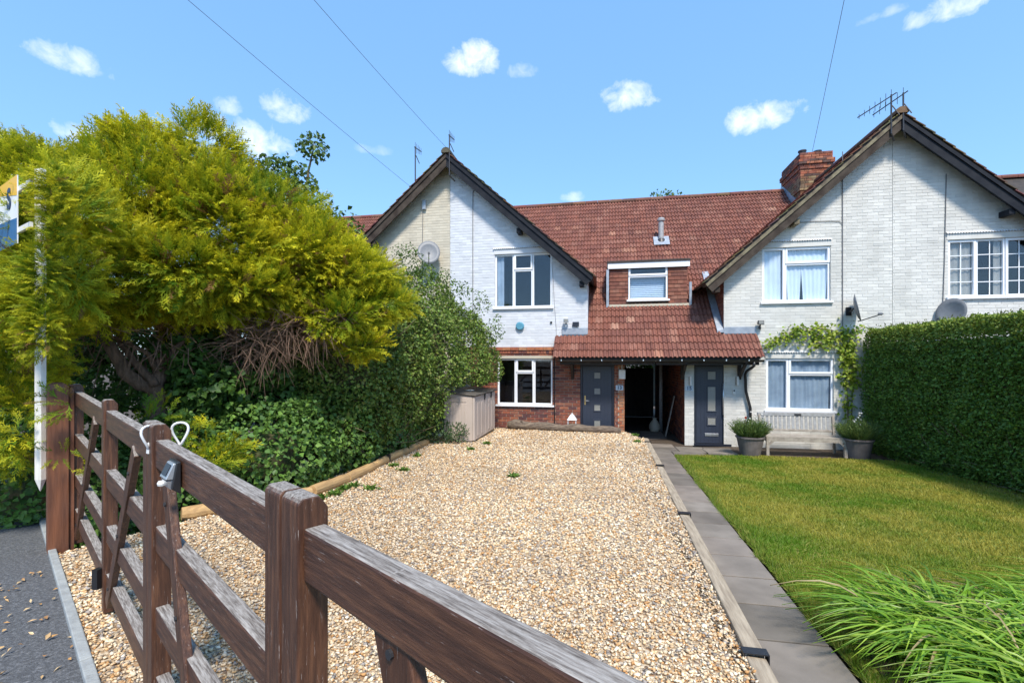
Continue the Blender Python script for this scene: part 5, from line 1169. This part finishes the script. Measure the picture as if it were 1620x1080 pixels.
def twigs(name, parent, blobs, n, L, r, m='twig', droop=.3, **kw):
    P, N = blob_points(blobs, n, **kw); b = MB()
    for p, nn in zip(P, N):
        d = Vector(nn) * .7 + Vector(rng.normal(size=3)) * .6 + Vector((0, 0, -droop)); d.normalize(); l_ = L * random.uniform(.5, 1.2); p = Vector(p)
        q = p + d * l_ * .5 + Vector(rng.normal(size=3)) * l_ * .08; e = q + (d + Vector((0, 0, -droop * .5))).normalized() * l_ * .5
        b.tube([p, q, e], [r, r * .7, r * .25], 4, cap=False)
    o = b.build(name, m, parent); o['kind'] = 'stuff'; return o
t1 = DEP(240, 690, 5.7); t1.z = gz(t1.y) - .05
cf1 = thing('conifer_tree', t1, 'big golden yellow conifer behind the gatepost at left, limbs bare below', 'conifer', 'golden conifers')
B1 = [cblob(60, 372, 5.4, 1.0, 1.0, .80), cblob(165, 378, 5.8, 1.15, 1.1, .90), cblob(275, 372, 6.1, 1.15, 1.1, .90), cblob(110, 438, 5.3, 1.2, .9, .42), cblob(245, 432, 5.6, 1.0, .9, .40), cblob(-60, 430, 5.3, 1.0, .9, 1.0),
      cblob(235, 262, 6.0, .45, .5, .36), cblob(330, 262, 6.3, .30, .4, .48), cblob(60, 285, 5.6, .5, .6, .30)]
conifer('foliage', cf1, B1, 34000, .80, sweep=(.12, -.12, 0), lo=.60, hi=1.06, amp=.17, k=2.6, clip=.75)
conifer('low_foliage', cf1, [cblob(5, 540, 4.5, .45, .5, .55), cblob(-10, 660, 4.3, .42, .5, .5), cblob(30, 475, 4.7, .5, .5, .4), cblob(25, 610, 4.25, .18, .25, .55), cblob(112, 345, 4.3, .30, .35, .38), cblob(88, 440, 4.15, .32, .3, .36), cblob(40, 510, 4.1, .26, .3, .28), cblob(90, 470, 4.6, .4, .4, .2), cblob(120, 390, 4.6, .5, .4, .42)], 6500, .78, size=(.12, .25), lo=.5)
conifer('front_sprays', cf1, [cblob(86, 320, 3.74, .05, .04, .30), cblob(66, 430, 3.74, .08, .05, .24), cblob(62, 520, 3.70, .10, .06, .20), cblob(35, 480, 3.8, .14, .08, .14)], 2000, .75, size=(.09, .19), lo=.3)
conifer('sprigs', cf1, [cblob(95, 640, 3.85, .14, .08, .09), cblob(85, 720, 3.85, .10, .06, .08), cblob(150, 735, 3.9, .07, .06, .12), cblob(40, 700, 3.9, .12, .1, .2)], 90, .7, size=(.10, .20), lo=.3)
def PT(px, py, f): return DEP(px, py, f)
limb(cf1, 'trunk', [PT(244, 760, 5.75), PT(246, 680, 5.7), PT(246, 625, 5.65), PT(255, 560, 5.8), PT(262, 480, 5.9), PT(250, 380, 6.0)], .13, .05)
limb(cf1, 'limb', [PT(244, 618, 5.65), PT(205, 595, 5.5), PT(183, 560, 5.4), PT(165, 525, 5.4), PT(135, 490, 5.4), PT(120, 430, 5.4)], .085, .03)
limb(cf1, 'limb', [PT(246, 610, 5.6), PT(215, 575, 5.55), PT(190, 545, 5.5), PT(180, 470, 5.6)], .05, .02)
limb(cf1, 'limb', [PT(250, 590, 5.7), PT(235, 560, 5.6), PT(200, 540, 5.5), PT(165, 530, 5.3)], .035, .012); limb(cf1, 'limb', [PT(262, 570, 5.7), PT(285, 540, 5.7), PT(320, 500, 5.8)], .045, .02)
twigs('dead_twigs', cf1, [cblob(230, 540, 5.6, .7, .5, .25), cblob(150, 520, 5.3, .5, .4, .2)], 240, .38, .006, lo=.2)
t2 = DEP(368, 700, 6.3); t2.z = gz(t2.y) - .05
cf2 = thing('conifer_tree', t2, 'smaller golden conifer reaching towards the house with dead brown twigs under it', 'conifer', 'golden conifers')
B2 = [cblob(375, 390, 6.5, 1.0, 1.0, .85), cblob(465, 425, 6.7, .9, .9, .62), cblob(550, 440, 6.9, .62, .7, .34), cblob(400, 455, 6.2, .8, .7, .28), cblob(600, 478, 6.8, .42, .4, .16), cblob(535, 505, 6.5, .5, .4, .14), cblob(330, 482, 6.0, .6, .5, .2), cblob(575, 545, 6.5, .3, .25, .12)]
conifer('foliage', cf2, B2, 22000, .80, sweep=(.28, -.1, .02), lo=.55, hi=1.06, amp=.17, k=2.6, clip=.75)
limb(cf2, 'trunk', [PT(366, 760, 6.35), PT(366, 700, 6.3), PT(368, 640, 6.3), PT(374, 590, 6.3), PT(368, 545, 6.35), PT(372, 470, 6.4), PT(375, 400, 6.5)], .10, .04)
limb(cf2, 'limb', [PT(374, 590, 6.3), PT(400, 570, 6.2), PT(440, 535, 6.3), PT(500, 490, 6.5)], .045, .02); limb(cf2, 'limb', [PT(372, 560, 6.3), PT(350, 520, 6.2), PT(335, 480, 6.2)], .04, .02)
twigs('dead_twigs', cf2, [cblob(470, 520, 6.3, .55, .4, .24), cblob(410, 545, 6.1, .4, .4, .25), cblob(530, 500, 6.4, .3, .3, .12)], 900, .42, .005, lo=.15, droop=.5)
conifer('low_sprigs', cf2, [cblob(300, 690, 5.3, .35, .2, .12), cblob(345, 715, 5.2, .28, .2, .10), cblob(245, 660, 5.2, .2, .15, .10), cblob(330, 735, 5.0, .2, .2, .08)], 170, .55, size=(.16, .30), lo=.3)
# --- loose broadleaf tree behind the conifers
GRN = [(.085, .15, .03), (.11, .19, .035), (.07, .12, .03), (.14, .21, .05)]
tb = Vector((-5.0, 8.2, gz(8)));  bt_ = thing('broadleaf_tree', tb, 'loose leafy tree with tall shoots rising behind the conifers', 'tree')
BL = [cblob(430, 330, 8.3, .75, .7, .55), cblob(500, 375, 8.5, .75, .7, .6), cblob(545, 395, 8.6, .35, .4, .45), cblob(450, 275, 8.4, .35, .35, .28), cblob(495, 232, 8.5, .24, .24, .22), cblob(420, 265, 8.3, .22, .25, .2), cblob(560, 372, 8.7, .14, .2, .18), cblob(285, 235, 7.2, .3, .3, .22), cblob(480, 300, 8.4, .25, .25, .3)]
foliage(BL, 5200, .085, .07, GRN, 'leaves', bt_, lo=.25, hi=1.05, amp=.2)
limb(bt_, 'trunk', [tb, tb + Vector((.1, .1, 1.5)), PT(470, 400, 8.5), PT(480, 330, 8.5), PT(488, 270, 8.5), PT(497, 225, 8.5)], .07, .008, 'stem'); limb(bt_, 'limb', [PT(470, 400, 8.5), PT(440, 330, 8.4), PT(425, 270, 8.3)], .035, .006, 'stem'); limb(bt_, 'limb', [PT(475, 400, 8.5), PT(530, 390, 8.6), PT(560, 370, 8.7)], .03, .005, 'stem')
# --- overgrown hedge up to the house
PRV = [(.14, .23, .035), (.18, .28, .045), (.11, .185, .03), (.22, .30, .055), (.25, .28, .07), (.09, .15, .03)]
hd = thing('overgrown_hedge', (-4.0, 9.0, gz(9)), 'overgrown light green hedge between the conifers and the white gable', 'hedge')
BH = [((-4.25, 7.1, 1.9), (.95, 1.1, 1.35)), ((-4.1, 8.2, 2.2), (.92, 1.15, 1.55)), ((-3.85, 9.4, 2.25), (.98, 1.15, 1.68)), ((-3.55, 10.5, 2.05), (.98, 1.0, 1.48)), ((-3.42, 11.35, 1.95), (.88, .75, 1.28)), ((-4.9, 9.0, 2.5), (1.2, 2.0, 1.5)), ((-4.6, 11.2, 2.0), (1.2, 1.0, 1.4))]
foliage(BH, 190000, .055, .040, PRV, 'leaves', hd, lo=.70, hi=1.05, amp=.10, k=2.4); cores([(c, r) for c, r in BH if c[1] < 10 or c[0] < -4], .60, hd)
foliage([cblob(655, 418, 9.6, .35, .3, .3), cblob(700, 440, 10, .3, .3, .22), cblob(760, 480, 10.8, .25, .2, .3), cblob(785, 520, 11, .18, .2, .35), cblob(640, 400, 9.4, .25, .25, .2), cblob(725, 458, 10.3, .3, .3, .2)], 1700, .05, .035, GRN, 'loose_shoots', hd, lo=.2)
twigs('stems', hd, [((-3.75, 8.2, 1.0), (.35, 1.6, .5)), ((-3.7, 9.2, 1.1), (.35, .8, .5))], 260, .5, .007, 'stem', droop=-.5, lo=.3)
twigs('inner_branches', hd, [(b_[0], tuple(q * .7 for q in b_[1])) for b_ in BH], 900, .6, .012, 'stem', droop=-.3, lo=.2)
# --- ivy and shrubs filling the bed under the conifers
IVY = [(.10, .20, .035), (.13, .25, .045), (.08, .16, .035), (.16, .28, .055), (.10, .20, .055)]
iv = thing('ivy', (-4.3, 6.0, gz(6)), 'dark green ivy bank spilling over the edging under the conifers', 'ivy')
BI = [((-4.35, 5.5, .85), (.78, .85, .75)), ((-4.25, 6.7, .95), (.72, 1.0, .8)), ((-4.15, 7.9, .95), (.66, 1.0, .75)), ((-4.95, 4.7, .75), (.7, .7, .75)), ((-5.35, 4.2, .6), (.6, .5, .7)), ((-5.4, 5.9, 1.5), (.9, .9, 1.0)), ((-4.7, 6.6, 1.6), (.7, .9, .9)), ((-5.9, 3.9, .6), (.6, .5, .8)), ((-4.05, 9.0, .85), (.55, .7, .6)), ((-6.6, 4.6, .9), (.8, .8, 1.0)), cblob(110, 560, 7.2, 1.3, .6, .95), cblob(290, 555, 7.8, 1.3, .6, 1.0), cblob(-60, 600, 7.0, 1.2, .6, 1.0), cblob(440, 540, 8.0, 1.1, .6, 1.0)]
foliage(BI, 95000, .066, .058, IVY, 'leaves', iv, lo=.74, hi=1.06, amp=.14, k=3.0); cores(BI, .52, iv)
foliage([cblob(560, 640, 7.4, .3, .3, .3), cblob(420, 590, 6.4, .35, .3, .2), cblob(300, 560, 6.0, .4, .4, .35), cblob(330, 610, 5.9, .5, .4, .3)], 3200, .085, .075, [(.08, .17, .03), (.11, .21, .035), (.06, .13, .03)], 'large_leaves', iv, lo=.3)
twigs('inner_stems', iv, [(b_[0], tuple(q * .75 for q in b_[1])) for b_ in BI], 500, .5, .008, 'stem', lo=.2)
sb = thing('small_shrub', (-3.1, 9.35, gz(9.3)), 'small dark shrub growing against the shed front', 'shrub')
EXCL.clear(); foliage([((-3.2, 9.38, .62), (.30, .2, .24)), ((-2.95, 9.4, .66), (.22, .16, .2)), ((-3.4, 9.3, .7), (.3, .25, .35))], 2400, .06, .022, [(.05, .10, .04), (.07, .13, .05), (.09, .15, .05)], 'leaves', sb, lo=.2, up=-.3)
# --- clipped hedge on the right
ch = thing('clipped_hedge', (6.6, 8, pz(8)), 'tall clipped dark green hedge along the right side of the lawn', 'hedge')
def clipped(n):
    HX0, HX1, HY0, HY1, HZ = 6.02, 7.35, 3.6, 12.35, 2.84
    A = np.array([(HY1 - HY0) * HZ, (HY1 - HY0) * (HX1 - HX0), (HX1 - HX0) * HZ * 1.5]); f = rng.choice(3, n, p=A / A.sum()); u, v = rng.random(n), rng.random(n); P = np.zeros((n, 3)); N = np.zeros((n, 3))
    m = f == 0; P[m] = np.stack([np.full(m.sum(), HX0), HY0 + u[m] * (HY1 - HY0), v[m] * HZ], 1); N[m] = (-1, 0, .1)
    m = f == 1; P[m] = np.stack([HX0 + u[m] * (HX1 - HX0), HY0 + v[m] * (HY1 - HY0), np.full(m.sum(), HZ)], 1); N[m] = (0, 0, 1)
    m = f == 2; P[m] = np.stack([HX0 + u[m] * (HX1 - HX0), np.where(rng.random(m.sum()) < .5, HY0, HY1), v[m] * HZ], 1); N[m] = np.where((P[m][:, 1] < 6)[:, None], (0, -1, 0.1), (0, 1, .1))
    dep = rng.random(n) ** 1.6 * .22 - .03 - .05 * lump(P, 2.2) - .03 * lump(P, 6.0, 1.0)
    P = P - N * dep[:, None]
    # rounded shoulders, foot following the ground and drawn in a little
    zn = P[:, 2] / HZ; P[:, 0] += .10 * np.clip((zn - .9) / .1, 0, 1) ** 2 * (f == 0) + .09 * np.clip((.10 - zn) / .10, 0, 1) * (f == 0)
    P[:, 2] += (CAMZ - 1.62 - .042 * P[:, 1]) * (1 - zn)
    k = n; D = unit(rand_dirs(k) + N * .8 + np.array([0, 0, .15])); NN = unit(N + .8 * rand_dirs(k) + np.array([0, 0, .4])); s = .7 + .6 * rng.random(k)
    lit_tone = (P[:, 2] > HZ - .35 + .15 * rng.normal(size=k)) | (rng.random(k) < .04)  # sunlit top put into leaf colour, plus a few paler leaves at random
    C = pal([(.10, .20, .03), (.13, .245, .038), (.08, .16, .028), (.16, .28, .045)], k); C[lit_tone] = pal([(.22, .30, .045), (.27, .33, .06), (.17, .26, .04)], lit_tone.sum())
    leaf_mesh(P, D, NN, .05 * s, .034 * s, C, 'leaves', 'leaf', ch)
    MB().box(HX0 + .28, HX1 - .25, HY0 + .25, HY1 - .25, 0, HZ - .3).build('filler_core', 'stem', ch)  # solid brown filler box behind the leaves
    o = twigs('stems', ch, [((6.35, 8, .5), (.3, 4.2, .4))], 200, .5, .01, 'stem', droop=-.7, lo=.3)
    n2 = 900; Q = np.stack([rng.uniform(HX0, HX1, n2), rng.uniform(HY0, HY1, n2), HZ + .02 + .08 * rng.random(n2)], 1)
    leaf_mesh(Q, unit(rand_dirs(n2) * .7 + np.array([0, 0, .9])), rand_dirs(n2), .04 + .03 * rng.random(n2), np.full(n2, .026), pal([(.15, .20, .04), (.12, .12, .05)], n2), 'top_shoots', 'leaf', ch)
clipped(150000)
# bare soil strip at the hedge foot
tag(MB().add([(5.7, 2, pz(2) - .004), (6.7, 2, pz(2) - .004), (6.7, 11.6, pz(11.6) - .004), (5.95, 11.6, pz(11.6) - .004)], [(0, 1, 2, 3)]).build('path_edge_soil', 'soil'), None, kind='structure')
# --- strap-leaved clump by the path
def straps(name, cx, cy, n, lab, lean=(-.35, .1), spread=.35, L=(.45, .8)):
    t = thing(name, (cx, cy, pz(cy)), lab, 'daylily', 'strap leaved clumps by the path'); a = rng.random(n) * 6.283; r = np.sqrt(rng.random(n)) * spread
    P = np.stack([cx + r * np.cos(a), cy + r * np.sin(a), np.full(n, pz(cy) - .01)], 1); out = unit(np.stack([np.cos(a) * r / spread + lean[0] + .35 * rng.normal(size=n), np.sin(a) * r / spread + lean[1] + .35 * rng.normal(size=n), np.zeros(n)], 1))
    Ln = rng.uniform(*L, n); rise = rng.uniform(.65, 1.0, n); W = rng.uniform(.013, .022, n); seg = 7; side = unit(np.cross(out, np.array([0, 0, 1.0])) + .25 * rng.normal(size=(n, 3)))
    V = []
    for i in range(seg + 1):
        q = i / seg; h = Ln * rise * (1.05 * q - .72 * q ** 2.4); d = Ln * (.16 * q + .62 * q ** 2.1)
        c = P + out * d[:, None] + np.array([0, 0, 1.0]) * h[:, None]; w = W * (1 - q ** 3 * .92) * .5
        V += [c - side * w[:, None], c + np.array([0, 0, -.004]) * 0, c + side * w[:, None]]
        V[-2] = V[-2] - np.cross(side, out) * (W * .22)[:, None]
    V = np.stack(V, 1); m_ = 3 * (seg + 1); T = []
    for i in range(seg):
        for j in (0, 1): k0 = 3 * i + j; T += [[k0, k0 + 1, k0 + 4], [k0, k0 + 4, k0 + 3]]
    T = (np.arange(n)[:, None, None] * m_ + np.array(T)[None]).reshape(-1, 3)
    C = pal([(.20, .37, .03), (.25, .42, .04), (.15, .30, .025), (.33, .47, .06), (.22, .39, .035)], n, .12); dead = rng.random(n) < .04; C[dead] = (.42, .33, .16)
    np_mesh('leaves', V.reshape(-1, 3), T, np.repeat(C, m_, 0), 'lily', t, smooth=True)
straps('strap_leaf_clump', 2.02, 3.22, 560, 'bright green strap leaved clump arching over the path edge, nearest the path', (-.30, .05), .34)
straps('strap_leaf_clump', 2.62, 3.18, 560, 'middle strap leaved clump at the bottom right corner', (-.3, .0), .38)
straps('strap_leaf_clump', 3.25, 3.45, 420, 'strap leaved clump at the right edge of the lawn', (-.3, .05), .38)
straps('strap_leaf_clump', 2.25, 2.65, 460, 'strap leaved clump at the bottom edge in front of the others', (-.3, .1), .36)
tag(MB().add([(1.42, 1.3, pz(1.3) - .003), (4.2, 1.3, pz(1.3) - .003), (4.2, 3.5, pz(3.5) - .003), (2.2, 3.62, pz(3.62) - .003), (1.55, 3.3, pz(3.3) - .003)], [(0, 1, 2, 3, 4)]).build('flower_bed', 'soil'), None, kind='structure')
# --- climber on the ivory wall
def climber():
    t = thing('climbing_vine', (FAC(1345, 660)[0], YF, 0), 'yellow green climber trained over the ground floor window of the ivory house', 'vine'); Y = YF - .04
    def W3(px, py, d=0): x, z = FAC(px, py, Y - d); return Vector((x, Y - d, z))
    runs = [[(1340, 690), (1342, 640), (1338, 600), (1336, 560), (1335, 530), (1330, 518)], [(1346, 690), (1348, 640), (1350, 590), (1345, 545), (1345, 525), (1365, 517)], [(1336, 540), (1310, 535), (1280, 525), (1262, 522), (1240, 530), (1210, 547)], [(1335, 528), (1305, 520), (1275, 520), (1250, 528), (1236, 538)], [(1320, 545), (1290, 542), (1262, 535)]]
    P = []
    for r in runs:
        pts = [W3(*q) for q in r]; limb(t, 'stem', pts, .014, .006, 'stem', 6)
        for a, b_ in zip(pts, pts[1:]):
            for k in range(int((b_ - a).length * 24)): P.append(a.lerp(b_, random.random()))
    lower = [i for i, p in enumerate(P) if p.z < 1.5]; P = [p for i, p in enumerate(P) if i not in set(lower) or random.random() < .15]
    P += [W3(*q) for q in [(1338, 555), (1342, 570), (1335, 585), (1345, 545), (1340, 600), (1335, 640), (1345, 660)] for _ in range(6)]
    P = np.array([list(p) for p in P]); P = np.repeat(P, 5, 0); P += rng.normal(size=P.shape) * np.array([.09, .05, .085]) + np.array([0, -.06, 0]); k = len(P)
    leaf_mesh(P, unit(rand_dirs(k) + np.array([0, -.3, -.5])), unit(rand_dirs(k) * .6 + np.array([0, -1, .5])), .06 + .05 * rng.random(k), .055 + .035 * rng.random(k), pal([(.30, .38, .035), (.22, .32, .03), (.36, .42, .05), (.16, .25, .03)], k), 'leaves', 'leaf', t)
climber()
# --- trees behind the house
def back_tree(px, py, f, r, lab, n=1500):
    c = DEP(px, py, f); t = thing('garden_tree', (c.x, c.y, 0), lab, 'tree'); limb(t, 'trunk', [(c.x, c.y, 0), (c.x + .1, c.y, c.z * .6), c], .16, .05); foliage([(tuple(c), (r * 1.1, r, r * .8)), ((c.x + r * .8, c.y, c.z - r * .5), (r * .8, r, r * .7)), ((c.x - r * .8, c.y, c.z - r * .6), (r * .8, r, r * .7))], n, .15, .12, GRN, 'crown', t, lo=.3)
back_tree(1052, 330, 26, 1.1, 'treetop just showing above the ridge of the main roof', 3500)
vb = thing('garden_shrub', (1.1, 21.5, 0), 'sunlit green shrub seen through the top of the passage', 'shrub'); foliage([((1.0, 21.6, 2.4), (1.3, .7, 1.4))], 6000, .12, .10, [(.16, .28, .03), (.2, .32, .05)], 'leaves', vb, lo=.5); limb(vb, 'stem', [(1.0, 21.6, -.1), (1.0, 21.6, 2)], .06, .03, 'stem')
# --- weeds and fallen leaves
def scatter(name, pts, n, spread, L, W, cols, lab, cat, flatten=False, group=None):
    P = []
    for p in pts: P.append(np.array(p) + rng.normal(size=(n, 3)) * np.array([spread, spread, 0]) + np.array([0, 0, .012]))
    P = np.concatenate(P); k = len(P); D = unit(rand_dirs(k) * np.array([1, 1, .15 if flatten else .5]) + np.array([0, 0, 0 if flatten else .5])); N = unit(np.array([0, 0, 1.0]) + .4 * rand_dirs(k))
    o = leaf_mesh(P, D, N, L * (.6 + .8 * rng.random(k)), W * (.6 + .8 * rng.random(k)), pal(cols, k), name, 'litter' if flatten else 'leaf'); return o
wp = [(505, 790), (530, 783), (640, 745), (622, 738), (545, 775), (585, 775), (660, 722), (812, 755), (560, 770), (745, 712), (770, 703), (1005, 690), (1008, 700)]
for i, q in enumerate(wp):
    p = GR(*q); o = scatter('weed', [tuple(p)], 60, .03, .065, .035, [(.10, .19, .03), (.14, .24, .04)], None, None)
    tag(o, ['low weed beside the edging log nearest the gate', 'weed tuft in the gravel by the tan edging log', 'weed by the far edging log near the shed', 'weed next to the black bracket on the left', 'small weed in gravel right of the edging log', 'spreading weed out in the gravel near the edging', 'weed at the shed end of the edging', 'lone weed in the middle of the gravel', 'weed beneath the edging log knot', 'weed at the near corner of the shed', 'weed along the shed door foot', 'weed at the right end of the fallen log', 'weed where the sleepers meet the passage'][i], 'weed', 'weeds in the gravel')
pts = []
for _ in range(150):
    s_, n_ = rng.uniform(.6, 5), .28 - abs(rng.normal()) * .28; p = along(n_, s_); pts.append((p.x, p.y, gz(p.y) - .008))
o = scatter('leaf_litter', pts, 1, .01, .035, .018, [(.50, .28, .10), (.58, .38, .18), (.36, .20, .09), (.62, .46, .26)], None, None, True); tag(o, 'dry orange leaves scattered on the tarmac by the edging', 'leaf litter', kind='stuff')

# (triangle budget is kept under three million)
